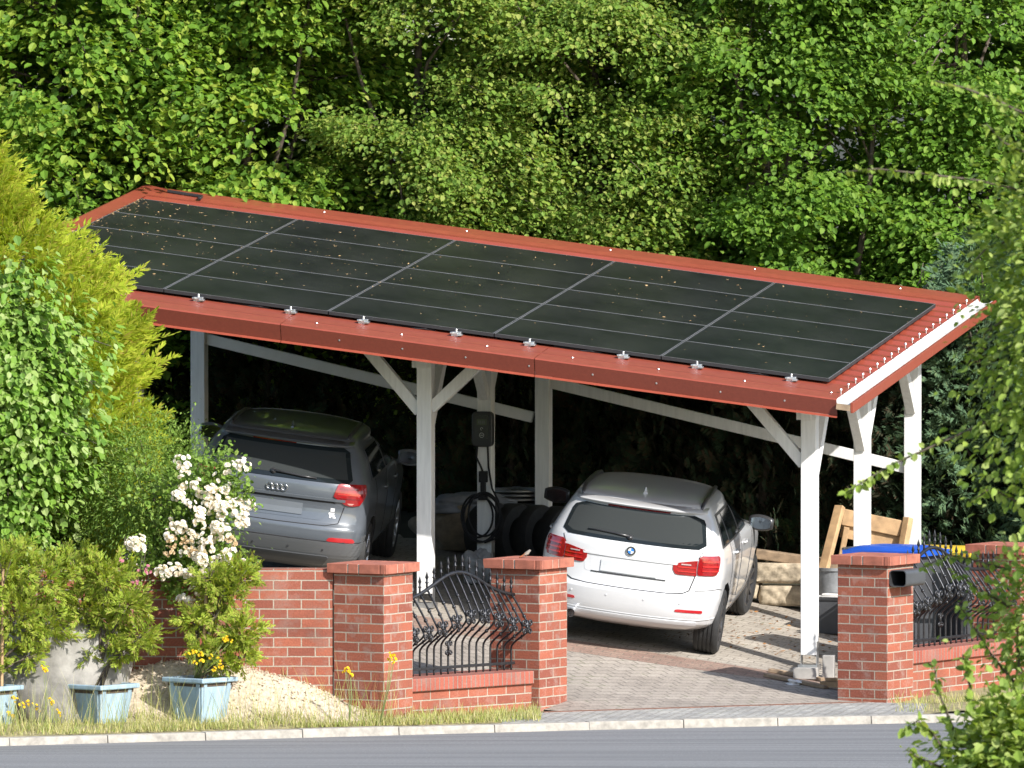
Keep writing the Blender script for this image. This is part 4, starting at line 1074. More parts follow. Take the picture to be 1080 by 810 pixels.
    mb = MB(); mb.lathe([(.047, .002), (.047, .011), (.043, .011), (.043, .002)], 28, m4); mb.build('emblem_ring', M['chrome'], e)
    # wiper, fin, seams, bumper lines, exhaust
    w = MB(); zq = 1.150; P = [c.O(sy(y, z) * 1, z, .018) for y, z in ((-.03, 1.150), (-.16, 1.162), (-.30, 1.168), (-.44, 1.166))]
    P = [Vector((p.x, -p.y * -1, p.z)) for p in P]; w.tube(P, [.014, .012, .009, .006], 8)
    w.lathe([(.03, 0), (.028, .022), (0, .03)], 14, Matrix.Translation(c.O(-.03, 1.148, .0)) @ Matrix.Rotation(R(-78), 4, 'Y')); w.build('rear_wiper', M['trim'], t, smooth=True)
    f = MB(); x0 = .86; rows = []
    for (x, z, hw) in ((-.085, 0, .034), (-.02, .022, .026), (.0, .045, .012), (-.006, .088, .004)): pass
    f.hexa([(x0 - .08, -.034, 1.492), (x0 + .14, -.018, 1.492), (x0 + .14, .018, 1.492), (x0 - .08, .034, 1.492)], [(x0 - .05, -.014, 1.535), (x0 + .03, -.012, 1.53), (x0 + .03, .012, 1.53), (x0 - .05, .014, 1.535)])
    f.hexa([(x0 - .05, -.013, 1.534), (x0 + .03, -.011, 1.529), (x0 + .03, .011, 1.529), (x0 - .05, .013, 1.534)], [(x0 - .056, -.004, 1.580), (x0 - .012, -.004, 1.575), (x0 - .012, .004, 1.575), (x0 - .056, .004, 1.580)])
    f.build('roof_antenna', M['carwhite'], t, bevel=.004)
    z = .655; c.line([(-.60, .70), (-.54, .668), (-.40, z), (0, z - .004), (.40, z), (.54, .668), (.60, .70), (.645, .86)], .0055).build('tailgate_seam', M['seam'], t)
    c.line([(-.60, .70), (-.645, .86)], .004).build('tailgate_seam', M['seam'], t)
    for sg in (-1, 1): c.line([(sg * .655, 1.02), (sg * .70, 1.09)], .0035).build('tailgate_seam', M['seam'], t)
    for sg in (-1, 1): c.line([(sg * .66, .70), (sg * .95, .72), (sg * c.s_at_x(.48, .70), .70)], .0028).build('bumper_seam', M['seam'], t)
    c.patch([(.300, -.62, .62), (.33, -.70, .70), (.372, -.72, .72), (.385, -.70, .70)], .010, 6, 24, .03).build('bumper_skirt', M['carwhite'], t)
    c.line([(-.98, .425), (-.72, .405), (0, .400), (.72, .405), (.98, .425)], .0055).build('bumper_crease', M['bumpgrey'], t)
    for y in (-.52, -.18, .18, .52):
        mb = MB(); mb.lathe([(.011, 0), (.010, .003), (0, .004)], 12, Matrix.Translation(c.O(sy(y, .565), .565, 0)) @ Matrix.Rotation(R(-90), 4, 'Y')); mb.build('parking_sensor', M['bumpgrey'], t)
    mb = MB(); mt = Matrix.Translation((.03, .50, .335)) @ Matrix.Rotation(R(90), 4, 'Y')
    mb.lathe([(.040, -.02), (.043, -.02), (.043, .22), (.036, .22), (.036, -.02), (.040, -.02)], 24, mt); ex = mb.build('exhaust', M['chrome'], t, smooth=False)
    mb = MB(); mb.lathe([(.036, .05), (0, .05)], 24, mt); mb.build('exhaust_inside', M['blackmatt'], ex)
    mb = MB(); mb.box((2.3, 0, .27), (3.3, 1.2, .08)); mb.build('underbody', M['blackmatt'], t)
    return t
M['carglass2'] = glassmat('rear_pane_glass', (0.036, 0.040, 0.040)); M['lampdark2'] = plain('bumper_reflector', (0.42, 0.015, 0.02), .25, var=.1, coat=1)
M['bumpgrey'] = plain('grey_bumper_shade_trim', (0.45, 0.45, 0.45), .5, var=.05); M['mirrorglass'] = plain('mirror_silver', (0.16, 0.19, 0.22), .08, metal=1.0, var=.02)
car1 = white_car(); place_car(car1, -1.99, -0.97, R(7.0)); car1.scale = (1.05, 1.065, 1.015)

# ------------------------------------------------------------------ grey compact SUV
def grey_car():
    t = thing('parked_car', (0, 0, 0), 'grey compact SUV parked behind the low brick wall under the carport', 'car')
    prof = [(.24, .36, 3.85, .66), (.32, .14, 4.05, .80), (.44, .05, 4.14, .86), (.60, .0, 4.18, .885), (.66, .0, 4.18, .888), (.72, .05, 4.15, .888), (.86, .085, 4.08, .890), (.97, .070, 3.80, .882),
            (1.06, .080, 3.35, .860), (1.12, .110, 2.98, .835), (1.30, .285, 2.55, .750), (1.405, .40, 2.28, .680), (1.43, .40, 2.42, .668), (1.455, .43, 2.38, .655), (1.476, .50, 2.30, .62), (1.490, .70, 2.15, .54), (1.497, .95, 1.95, .42), (1.50, 1.25, 1.6, .20)]
    c = Car(prof, 4.19, cr=.34, cf=.75, n=3.8, bow=.05, taper=.06)
    body = c.shell().build('body', M['cargrey'], t); RWX, FWX, WR = .80, 3.40, .345
    cut_arches(body, c, (RWX, FWX), .40, .345, .34, M['blackmatt']); autosmooth(body, 38)
    for x in (RWX, FWX):
        for sg in (-1, 1): wheel_mesh(t, x, sg * .755, WR, WR, .225, .235, 10, M['rimsilver'])
    sy = c.s_at_y
    # roof in darker paint above the glass line
    rw = [(lerp(1.095, 1.40, k / 8), -sy(lerp(.71, .60, k / 8) - (.05 if k in (0, 8) else 0), lerp(1.095, 1.40, k / 8)), sy(lerp(.71, .60, k / 8) - (.05 if k in (0, 8) else 0), lerp(1.095, 1.40, k / 8))) for k in range(9)]
    g = c.patch(rw, .005, 12, 24).build('rear_window', M['carglass'], t); autosmooth(g, 30)
    o = c.patch([(z, l + .05, r - .05) for z, l, r in rw[1:8]], .0065, 10, 20, .003).build('inner_pane', M['carglass2'], g); autosmooth(o, 30)
    c.patch([(1.400, -.32, .10), (1.412, -.32, .10)], .012, 2, 8).build('brake_light', M['lampdark'], g)
    mb = MB(); rows = []
    for (dx, z) in ((.05, 1.408), (-.055, 1.418), (-.062, 1.432), (.06, 1.462)):
        rows.append([Vector((c.O(sy(y, 1.41), 1.41).x + dx, -y, z + .006 - .05 * abs(y) ** 3)) for y in np.linspace(-.64, .64, 25)])
    mb.grid(rows); o = mb.build('roof_spoiler', M['cargrey'], t); o.modifiers.new('s', 'SOLIDIFY').thickness = .01; autosmooth(o, 40)
    for sg in (-1, 1):
        def lm(rows): return [(z, *sorted((sg * a, sg * b))) for (z, a, b) in rows]
        def sx(x, z): return c.s_at_x(x, z)
        e = c.s_at_x(.30, .98)
        l = c.patch(lm([(.895, .70, e - .16), (.905, .66, e - .10), (.975, .545, e - .04), (1.02, .555, e - .01), (1.085, .575, e - .01), (1.095, .60, e - .04)]), .014, 10, 14, .03).build('tail_lamp', M['lampred'], t); autosmooth(l, 35)
        c.patch(lm([(1.045, .60, e - .13), (1.062, .60, e - .13)]), .016, 2, 8, .008).build('lamp_strip', M['lampdark'], l)
        c.patch(lm([(.995, .585, e - .10), (1.008, .58, e - .10)]), .017, 2, 8, .008).build('lamp_strip', M['lampbright'], l)
        c.patch(lm([(.958, .62, e - .10), (.968, .60, e - .10)]), .017, 2, 8, .008).build('lamp_strip', M['lampdark'], l)
        c.patch(lm([(.908, .70, e - .18), (.922, .68, e - .16)]), .017, 2, 8, .008).build('lamp_strip', M['lampclear2'], l)
        c.patch(lm([(.545, .55, .80), (.555, .53, .82), (.580, .55, .80), (.586, .58, .78)]), .006, 4, 8).build('reflector', M['lampdark2'], t)
        mirror(t, c, 2.72, 1.02, sg, M['mirrorcap'], M['mirrorglass'])
        def sw(x0b, x0t, x1b, x1t, z0, z1): return [(lerp(z0, z1, k / 6), *sorted((sg * sx(lerp(x0b, x0t, k / 6), lerp(z0, z1, k / 6)), sg * sx(lerp(x1b, x1t, k / 6), lerp(z0, z1, k / 6))))) for k in range(7)]
        fr = c.patch(sw(.72, .85, 2.72, 2.25, 1.09, 1.375), .003, 9, 30, .012).build('window_frame', M['trim'], t); autosmooth(fr, 35)
        for a in ((.80, .90, 1.75, 1.70), (1.83, 1.78, 2.62, 2.22)):
            o = c.patch(sw(*a, 1.11, 1.355), .006, 9, 12, .006).build('side_window', M['carglass'], fr); autosmooth(o, 35)
        for x0 in (1.0, 1.84, 2.62):
            c.line([(sg * sx(x0, .46), .46), (sg * sx(x0 - .05, .8), .8), (sg * sx(x0 - .05, 1.09), 1.09)], .0035).build('door_seam', M['seam'], t)
        z = .95
        for x0 in (1.10, 1.95):
            P = c.O(sg * sx(x0 + .40, z), z, .022); Q = c.O(sg * sx(x0 + .56, z), z, .022); mb = MB()
            mb.tube([c.O(sg * sx(x0 + .38, z), z, 0), P, Q, c.O(sg * sx(x0 + .58, z), z, 0)], .012, 8); mb.build('door_handle', M['cargrey'], t, smooth=True)
        P = [Vector((x, -sg * yy, c.ztop(x, yy) + dz)) for x, yy, dz in ((.62, .565, .0), (.72, .57, .020), (1.1, .57, .025), (1.6, .56, .022), (1.9, .545, .0))]
        mb = MB(); mb.tube(P, [.012, .018, .018, .018, .012], 8); mb.build('roof_rail', M['trim'], t, smooth=True)
        c.patch([(.46, *sorted((sg * (sx(RWX - .43, .5)), sg * .93))), (.60, *sorted((sg * sx(RWX - .36, .6), sg * .95)))], .004, 4, 8).build('arch_cladding', M['cladgrey'], t)
    # tailgate shapes
    c.patch([(.735, -.44, .44), (.75, -.47, .47), (.89, -.56, .56), (.905, -.55, .55)], .003, 6, 14, .012).build('plate_recess', M['cargrey'], t)
    c.patch([(.905, -.57, .57), (.928, -.545, .545)], .004, 3, 14, .012).build('tailgate_shadow_groove', M['seam'], t)
    c.patch([(.928, -.66, .66), (.952, -.66, .66)], .018, 3, 14, .03).build('tailgate_edge', M['cargrey'], t)
    c.patch([(.765, -.26, .26), (.875, -.26, .26)], .012, 3, 10, .012).build('number_plate', M['plategrey'], t)
    ring = MB(); z = 1.005
    em = None
    for k in range(4):
        q = MB(); cc = c.O((k - 1.5) * .047, z, .016); mt = Matrix.Translation(cc) @ Matrix.Rotation(R(-90), 4, 'Y')
        q.tube([mt @ Vector((.030 * math.cos(2 * math.pi * i / 24), .030 * math.sin(2 * math.pi * i / 24), .001 * (k % 2))) for i in range(25)], .0050, 6, caps=False)
        q.build('emblem_ring', M['chrome'], t, smooth=True)
    # small white sticker: blank shape of a little figure
    mb = MB()
    for (y, z, wv, hv) in ((.548, .842, .04, .035), (.542, .806, .055, .02), (.553, .786, .05, .012), (.535, .78, .02, .03), (.572, .77, .03, .012)):
        q = sy(y, z); P = [c.O(q - wv / 2, z - hv / 2, .0045), c.O(q + wv / 2, z - hv / 2, .0045), c.O(q + wv / 2, z + hv / 2, .0045), c.O(q - wv / 2, z + hv / 2, .0045)]
        mb.prism(P, (-.001, 0, 0))
    mb.build('sticker', M['whitemark'], t)
    c.line([(-.62, .72), (-.50, .69), (0, .685), (.50, .69), (.62, .72), (.66, .88)], .0045).build('tailgate_seam', M['seam'], t)
    c.line([(-.62, .72), (-.66, .88)], .0045).build('tailgate_seam', M['seam'], t)
    c.patch([(.255, -.58, .58), (.30, -.80, .80), (.42, -1.0, 1.0), (.53, -1.10, 1.10), (.538, -1.08, 1.08)], .010, 10, 30, .03).build('lower_bumper', M['cladgrey'], t)
    c.patch([(.262, -.42, .42), (.30, -.50, .50), (.385, -.56, .56), (.40, -.54, .54)], .022, 6, 20, .03).build('skid_plate', M['cladgrey2'], t)
    c.line([(-1.05, .545), (0, .545), (1.05, .545)], .006, .004).build('bumper_seam', M['seam'], t)
    for y in (-.5, -.17, .17, .5):
        mb = MB(); mb.lathe([(.011, 0), (.010, .003), (0, .004)], 12, Matrix.Translation(c.O(sy(y, .46), .46, .010)) @ Matrix.Rotation(R(-90), 4, 'Y')); mb.build('parking_sensor', M['seam'], t)
    w = MB(); P = [c.O(sy(y, z), z, .018) for y, z in ((-.06, 1.14), (.06, 1.135), (.22, 1.122), (.36, 1.118))]; w.tube(P, [.013, .012, .009, .006], 8)
    w.lathe([(.03, 0), (.028, .022), (0, .03)], 14, Matrix.Translation(c.O(-.06, 1.142, .0)) @ Matrix.Rotation(R(-78), 4, 'Y')); w.build('rear_wiper', M['trim'], t, smooth=True)
    f = MB(); x0 = .85
    f.hexa([(x0 - .06, -.03, 1.470), (x0 + .12, -.018, 1.478), (x0 + .12, .018, 1.478), (x0 - .06, .03, 1.470)], [(x0 - .05, -.01, 1.505), (x0 + .02, -.01, 1.505), (x0 + .02, .01, 1.505), (x0 - .05, .01, 1.505)])
    f.tube([(x0 - .02, 0, 1.50), (x0 - .05, 0, 1.56)], [.008, .004], 6); f.build('roof_antenna', M['cargrey'], t, bevel=.003)
    mb = MB(); mb.box((2.1, 0, .27), (3.0, 1.2, .08)); mb.build('underbody', M['blackmatt'], t)
    return t
M['lampclear2'] = plain('pale_lamp_strip', (0.62, 0.28, 0.24), .2, var=.1, coat=1); M['cladgrey2'] = carpaint('skid_plate_grey', (0.05, 0.052, 0.055), .5, 0, .1)
M['mirrorcap'] = carpaint('mirror_cap_silver', (0.20, 0.22, 0.25), .2, .3)
car2 = grey_car(); place_car(car2, -5.84, -0.60, R(6.0)); car2.scale = (1.02, 1.075, 1.07)

# ================================================================== small things about the carport
# wallbox charger on the middle post
Pm = RF(A_C, 2.5); cz = at(507, 452, Pm.y).z
FR = Vector((-math.sin(YAW), -math.cos(YAW), 0))
base = Vector((Pm.x, Pm.y, cz)) + FR * (PS / 2)
t = thing('charging_station', base, 'black wall charger with a coiled cable hanging on the middle carport post', 'car charger', rotz=-YAW)
def rbox(w, h, d, r, y0):
    o = rrect(w, h, r, 5); return MB().prism([Vector((x, -y0, z)) for x, z in o], (0, -d, 0))
rbox(.225, .37, .10, .05, 0.0).build('housing', M['black'], t, bevel=.012)
rbox(.155, .25, .006, .035, .10).shift((0, 0, .02)).build('face_panel', M['trim'], t)
def screen():
    m, tt, bs = nmat('charger_display'); bs.inputs['Base Color'].default_value = (.06, .075, .045, 1); bs.inputs['Roughness'].default_value = .3; return m
o = rbox(.105, .062, .004, .006, .106).shift((0, 0, .075)).build('display', screen(), t)
mb = MB()
for x in (-.030, -.012, .008, .026): mb.box((x, -.1105, .075), (.010, .001, .028)); mb.box((x + .004, -.1107, .075), (.003, .001, .040))
mb.build('display_digits', M['cladgrey'], o)
mb = MB(); mb.tube([(.024 * math.cos(2 * math.pi * i / 24), -.107, -.062 + .024 * math.sin(2 * math.pi * i / 24)) for i in range(25)], .003, 6, caps=False); mb.box((0, -.107, -.062), (.030, .003, .006)); mb.build('button', M['rimsilver'], t)
mb = MB(); mb.tube([(.012 * math.cos(2 * math.pi * i / 12), -.107, .005 + .014 * math.sin(2 * math.pi * i / 12)) for i in range(10)], .003, 6); mb.build('symbol', M['rimsilver'], t)
mb = MB(); mb.box((.0, -.035, -.50), (.085, .07, .12)); mb.box((.0, -.04, -.60), (.05, .06, .12)); mb.box((0, -.05, -.72), (.09, .08, .05)); mb.build('plug_holder', M['blackmatt'], t, bevel=.008)
mb = MB(); mb.tube([(-.06, -.05, -.17), (-.07, -.05, -.30), (-.03, -.05, -.38), (.0, -.05, -.45)], .011, 8); mb.tube([(.05, -.05, -.17), (.06, -.05, -.40), (.10, -.06, -.62), (.17, -.07, -.75), (.21, -.07, -.95), (.16, -.07, -1.14), (.02, -.07, -1.19)], .011, 8)
for k, (cx, rw_, rh_, cy) in enumerate(((-.03, .19, .235, -.07), (.0, .20, .25, -.085), (-.05, .17, .225, -.10), (.03, .17, .23, -.12))):
    mb.tube([(cx + rw_ * math.sin(2 * math.pi * i / 36), cy, -.95 + rh_ * math.cos(2 * math.pi * i / 36) + .02 * k) for i in range(37)], .0115, 8, caps=False)
mb.build('cable', M['blackmatt'], t, smooth=True)
# wheels and covers stacked in the dark between the cars
def tyre(label, loc, mat4, rad=.34, wid=.225, hub=.21, group='spare tyres on the carport floor'):
    t = thing('spare_tyre', loc, label, 'tyre', group); L = Matrix(mat4)
    h = wid / 2; mb = MB(); mb.lathe([(hub, -h), (rad - .02, -h), (rad, -h + .04), (rad, h - .04), (rad - .02, h), (hub, h), (hub, -h)], 36, L); autosmooth(mb.build('rubber', M['rubber'], t), 40)
    return t
def gpt(a, b): p = RF(a, b); return Vector((p.x, p.y, padz(p.x, p.y)))
for k in range(2):
    p = gpt(-4.62, 5.2); tyre(('lower', 'upper')[k] + ' black tyre lying in the stack behind the wall charger post', p + Vector((0, 0, .125 + .23 * k)), Matrix.Identity(4), .33, .225, .2, 'stacked tyres behind the charger')
p = gpt(-4.62, 5.2) + Vector((0, 0, .49))
t = thing('wheel_cover', p, 'grey multi-spoke wheel covers stacked on top of the tyre pile', 'wheel cover')
for k in range(3):
    mb = MB(); z = .045 * k; mb.lathe([(.30, z), (.325, z + .01), (.325, z + .022), (.30, z + .03), (.29, z + .02)], 32)
    mb.build('cover_ring', M['rim2'] if k < 2 else M['rim2'], t)
mb = MB()
for k in range(20):
    a = 2 * math.pi * k / 20; mb.beam((.04 * math.cos(a), .04 * math.sin(a), .135), (.30 * math.cos(a), .30 * math.sin(a), .118), .030, .012)
mb.lathe([(.06, .125), (.05, .145), (0, .147)], 16); mb.build('cover_spokes', M['rim2'], t)
for k in range(4):
    p = gpt(-4.48 + .21 * k, 3.50 + .16 * k); tyre(('first', 'second', 'third', 'fourth')[k] + ' black tyre in the upright row by the charger post, counted from the left', p + Vector((0, 0, .335)), Matrix.Rotation(R(-30), 4, 'Z') @ Matrix.Rotation(R(90), 4, 'Y') @ Matrix.Rotation(R(8), 4, 'X'), .34, .21, .2, 'upright tyres by the charger post')
def lump(name, c, size, mat, label, cat, seed, rough=.18, flat=.0):
    bm = bmesh.new(); bmesh.ops.create_icosphere(bm, subdivisions=4, radius=1.0); q = random.Random(seed); ph = [q.uniform(0, 6) for _ in range(9)]
    for v in bm.verts:
        x, y, z = v.co; d = 1 + rough * (math.sin(x * 3.1 + ph[0]) * math.sin(y * 2.7 + ph[1]) + .6 * math.sin(z * 5 + ph[2] + x * 2.2) + .35 * math.sin(x * 9 + ph[3]) * math.sin(y * 8 + ph[4] + z * 7))
        v.co = Vector((x * size[0] * d, y * size[1] * d, max(-size[2] * .7, z * size[2] * d)))
    me = bpy.data.meshes.new(name); bm.to_mesh(me); bm.free(); me.materials.append(M[mat])
    for p in me.polygons: p.use_smooth = True
    o = bpy.data.objects.new(name, me); COL.objects.link(o); o.location = c; tag(o, label, cat); return o
p = gpt(-5.05, 4.2); lump('sandbag', p + Vector((0, 0, .20)), (.42, .30, .28), 'sack', 'dusty beige sack lying in the shade beside the grey car', 'sack', 3)
lump('tarpaulin', p + Vector((.12, .05, .48)), (.50, .32, .12), 'cloth', 'crumpled grey tarpaulin spread over the beige sack', 'tarpaulin', 5, .3)
p = gpt(A_C + .0, 2.15); lump('cloth_bundle', p + Vector((.02, -.12, .16)), (.15, .13, .22), 'cloth2', 'grey cloth bundle at the foot of the charger post', 'cloth', 8, .25)
# stone retaining wall with a sleeper on top, at the back right of the parking place
w0 = gpt(-1.75, 3.85)
t = thing('stone_wall', w0, 'low sandstone block wall at the back of the driveway', 'wall')
q = random.Random(4)
for r_ in range(2):
    a = -2.1 - .2 * r_
    while a < 1.1:
        L = q.uniform(.40, .75); g = gpt(a + L / 2, 3.9)
        zz = min(g.z, gpt(-.2, 3.9).z + .25) + .125 + .235 * r_
        bmx = MB(); c = Vector((g.x, g.y, zz)) - w0; nu, nv = 16, 9; fr = []; ph = q.uniform(0, 9)
        for iv in range(nv + 1):
            row = []
            for iu in range(nu + 1):
                u_, v_ = iu / nu, iv / nv; x = lerp(-L / 2 + .012, L / 2 - .012, u_); z = lerp(-.108, .106, v_)
                ed = min(1, min(u_, 1 - u_) * 15) * min(1, min(v_, 1 - v_) * 9)
                d = .045 * ed ** .35 + ed * (.010 * math.sin(x * 9 + ph) * math.sin(z * 17 + ph * 2) + .009 * math.sin(x * 41 + z * 50 + ph) + q.uniform(-.003, .003))
                row.append(c + ROT @ Vector((x + .012 * math.sin(z * 25 + ph) * (1 - ed), -.085 - d, z)))
            fr.append(row)
        bmx.grid(fr); back = [[Vector(p) + ROT @ Vector((0, .2, 0)) for p in r2] for r2 in fr]
        bmx.grid([fr[0], back[0]]); bmx.grid([fr[-1], back[-1]]); bmx.grid([[r2[0] for r2 in fr], [r2[0] for r2 in back]]); bmx.grid([[r2[-1] for r2 in fr], [r2[-1] for r2 in back]])
        autosmooth(bmx.build('stone_block', M['stone'], t), 70); a += L
zt = gpt(-.2, 3.9).z + .25
pa, pb = RF(-2.2, 3.92), RF(.2, 3.92)
s0 = thing('timber_sleeper', (pa.x, pa.y, 0), 'weathered timber sleeper lying along the top of the stone wall', 'timber beam')
mb = MB(); mb.beam((0, 0, min(gpt(-2.2, 3.9).z, zt) + .53), (pb.x - pa.x, pb.y - pa.y, min(gpt(.2, 3.9).z, zt) + .545), .16, .10); mb.build('beam', M['oldwood'], s0, bevel=.01)
# sawn timber trestle leaning at the hedge
c = RF(-.1, 4.45); zb = gpt(-.1, 3.9).z + .50
def tp(u, v, Y): return at(u, v, Y)
Yt = 4.75
t = thing('timber_trestle', at(905, 590, Yt), 'pale sawn timber frame leaning by the hedge behind the white posts', 'timber frame')
org = Vector(t.location)
def pl(name, p, q, w_, h_, mat='wood'): mb = MB(); mb.beam(Vector(p) - org, Vector(q) - org, w_, h_); mb.build(name, M[mat], t, bevel=.006)
pl('upright', tp(868, 604, Yt - .25), tp(886, 534, Yt + .05), .10, .07)
pl('prop', tp(884, 604, Yt + .10), tp(893, 556, Yt + .10), .09, .06)
pl('board', tp(889, 545, Yt + .15), tp(953, 558, Yt + .15), .05, .17)
pl('board', tp(887, 559, Yt + .19), tp(950, 573, Yt + .19), .05, .15)
pl('upright', tp(948, 604, Yt + .0), tp(958, 546, Yt + .12), .08, .08)
# bins behind the fence
def bin_(loc, lid, label, rot, h=1.06, w_=.58, d_=.72):
    t = thing('wheelie_bin', loc, label, 'bin', None, rot); mb = MB()
    lo = [(-w_ * .41, -d_ * .38, .09), (w_ * .41, -d_ * .38, .09), (w_ * .41, d_ * .36, .09), (-w_ * .41, d_ * .36, .09)]
    hi = [(-w_ / 2, -d_ / 2, h - .10), (w_ / 2, -d_ / 2, h - .10), (w_ / 2, d_ / 2, h - .10), (-w_ / 2, d_ / 2, h - .10)]
    mb.hexa(lo, hi); mb.build('bin_body', M['binbody'], t, bevel=.02)
    mb = MB(); mb.box((0, 0, h - .105), (w_ + .05, d_ + .05, .04)); mb.build('bin_rim', M['binbody'], t, bevel=.01)
    mb = MB(); rows = []
    for j in range(9):
        y = lerp(-d_ / 2 - .05, d_ / 2 + .05, j / 8); row = []
        for i in range(9):
            x = lerp(-w_ / 2 - .03, w_ / 2 + .03, i / 8); e = (1 - abs(x / (w_ / 2 + .03)) ** 6) * (1 - abs(2 * (j / 8 - .5)) ** 6); row.append(Vector((x, y, h - .085 + .048 * e + .03 * (1 - j / 8) * .0)))
        rows.append(row)
    mb.grid(rows); mb.grid([[p for p in rows[0]], [p - Vector((0, 0, .05)) for p in rows[0]]]); mb.grid([[p for p in rows[-1]], [p - Vector((0, 0, .05)) for p in rows[-1]]])
    mb.grid([[r[0] for r in rows], [r[0] - Vector((0, 0, .05)) for r in rows]]); mb.grid([[r[-1] for r in rows], [r[-1] - Vector((0, 0, .05)) for r in rows]])
    l = mb.build('bin_lid', M[lid], t); autosmooth(l, 40)
    mb = MB(); mb.tube([(-w_ * .42, d_ / 2 + .08, h - .08), (w_ * .42, d_ / 2 + .08, h - .08)], .016, 8)
    for s in (-1, 1): mb.tube([(s * w_ * .36, d_ / 2 + .08, h - .08), (s * w_ * .36, d_ / 2, h - .08)], .016, 8)
    mb.build('handle', M['binbody'], t)
    for s in (-1, 1):
        mb = MB(); mb.lathe([(.10, -.025), (.10, .025)], 20, Matrix.Translation((s * w_ * .44, d_ * .40, .10)) @ Matrix.Rotation(R(90), 4, 'Y')); mb.build('wheel', M['rubber'], t)
    return t
def gz(p): return Vector((p.x, p.y, yardz(p.x, p.y)))
zb1 = at(945, 580, 1.35); zb1 = Vector((zb1.x, zb1.y, zb1.z))
g = gz(zb1); bin_(g, 'bluelid', 'dark grey wheelie bin with a bright blue lid behind the iron fence', R(62), zb1.z - g.z + .09, .60, .80)
zb2 = at(994, 576, 2.3); g = gz(zb2); bin_(g, 'yellowlid', 'dark grey wheelie bin with a yellow lid behind the blue lidded one', R(62), zb2.z - g.z + .04, .62, .85)
def onground(u, v):
    Y = -.5
    for _ in range(30):
        p = at(u, v, Y); z = yardz(p.x, p.y); Y += (p.z - z) * 6.0
    return Vector((p.x, p.y, yardz(p.x, p.y)))
# tub, crate and papers behind the third pillar
g = onground(881, 668)
t = thing('plastic_crate', g, 'black plastic crate standing behind the third brick pillar', 'crate', None, -YAW)
mb = MB(); mb.hexa([(-.17, -.15, .0), (.17, -.15, 0), (.17, .15, 0), (-.17, .15, 0)], [(-.20, -.18, .36), (.20, -.18, .36), (.20, .18, .36), (-.20, .18, .36)]); mb.build('crate_body', M['binbody'], t, bevel=.01)
mb = MB(); mb.box((0, 0, .36), (.42, .38, .025)); mb.build('crate_rim', M['black'], t, bevel=.006)
t2 = thing('newspaper', g + Vector((0, 0, .376)), 'white folded newspapers lying on the black crate', 'newspaper', None, R(-30))
mb = MB(); mb.box((0, 0, .012), (.30, .24, .02)); mb.box((.02, .01, .033), (.28, .22, .018), Matrix.Rotation(.2, 3, 'Z')); mb.build('sheets', M['paper'], t2, bevel=.006)
g = onground(886, 652)
t = thing('water_butt', g, 'grey mottled plastic tub behind the pillar and the white post', 'tub')
mb = MB(); mb.lathe([(.24, 0), (.26, .20), (.265, .50), (.28, .51), (.28, .54), (.252, .54), (.245, .50), (.0, .49)], 28); autosmooth(mb.build('tub_body', M['greytub'], t), 40)
# bricks, planks and scraps at the foot of the right front post
Pf = RF(A_R, -.0); gq = Vector((Pf.x, Pf.y, padz(Pf.x, Pf.y)))
for k, (u, v, rz, sz, lab) in enumerate(((874, 716, -YAW + .1, (.115, .12, .24), 'upright grey concrete brick beside the foot of the front post'), (850, 716, -YAW, (.24, .13, .115), 'flat grey concrete brick under the front post foot'))):
    g = onground(u, v); o = MB().box((0, 0, sz[2] / 2), sz).build('concrete_brick', M['greystone'], None, bevel=.006); o.location = g; o.rotation_euler = (0, 0, rz); tag(o, lab, 'brick', 'loose concrete bricks')
for k, (u0, v0, u1, v1, lab) in enumerate(((808, 714, 872, 727, 'weathered plank lying on the pavers nearest the kerb by the post'), (812, 709, 868, 719, 'weathered plank lying behind the other plank by the post'))):
    p, q_ = onground(u0, v0), onground(u1, v1); o = MB().beam(Vector((0, 0, .022)), (q_ - p) + Vector((0, 0, .022)), .09, .035).build('timber_plank', M['oldwood'], None, bevel=.004); o.location = p; tag(o, lab, 'plank', 'planks on the driveway')
g = onground(879, 727); o = MB().box((0, 0, .05), (.26, .10, .06), Matrix.Rotation(-YAW, 3, 'Z')).box((.02, .01, .10), (.2, .09, .03), Matrix.Rotation(-YAW + .15, 3, 'Z')).build('timber_block', M['wood'], None, bevel=.004); o.location = g; tag(o, 'small offcuts of timber under the upright concrete brick', 'timber offcut')
g = onground(838, 722); lump('paper_scrap', g + Vector((0, 0, .02)), (.07, .05, .03), 'paper', 'crumpled scrap of white paper beside the planks', 'paper', 11, .5)
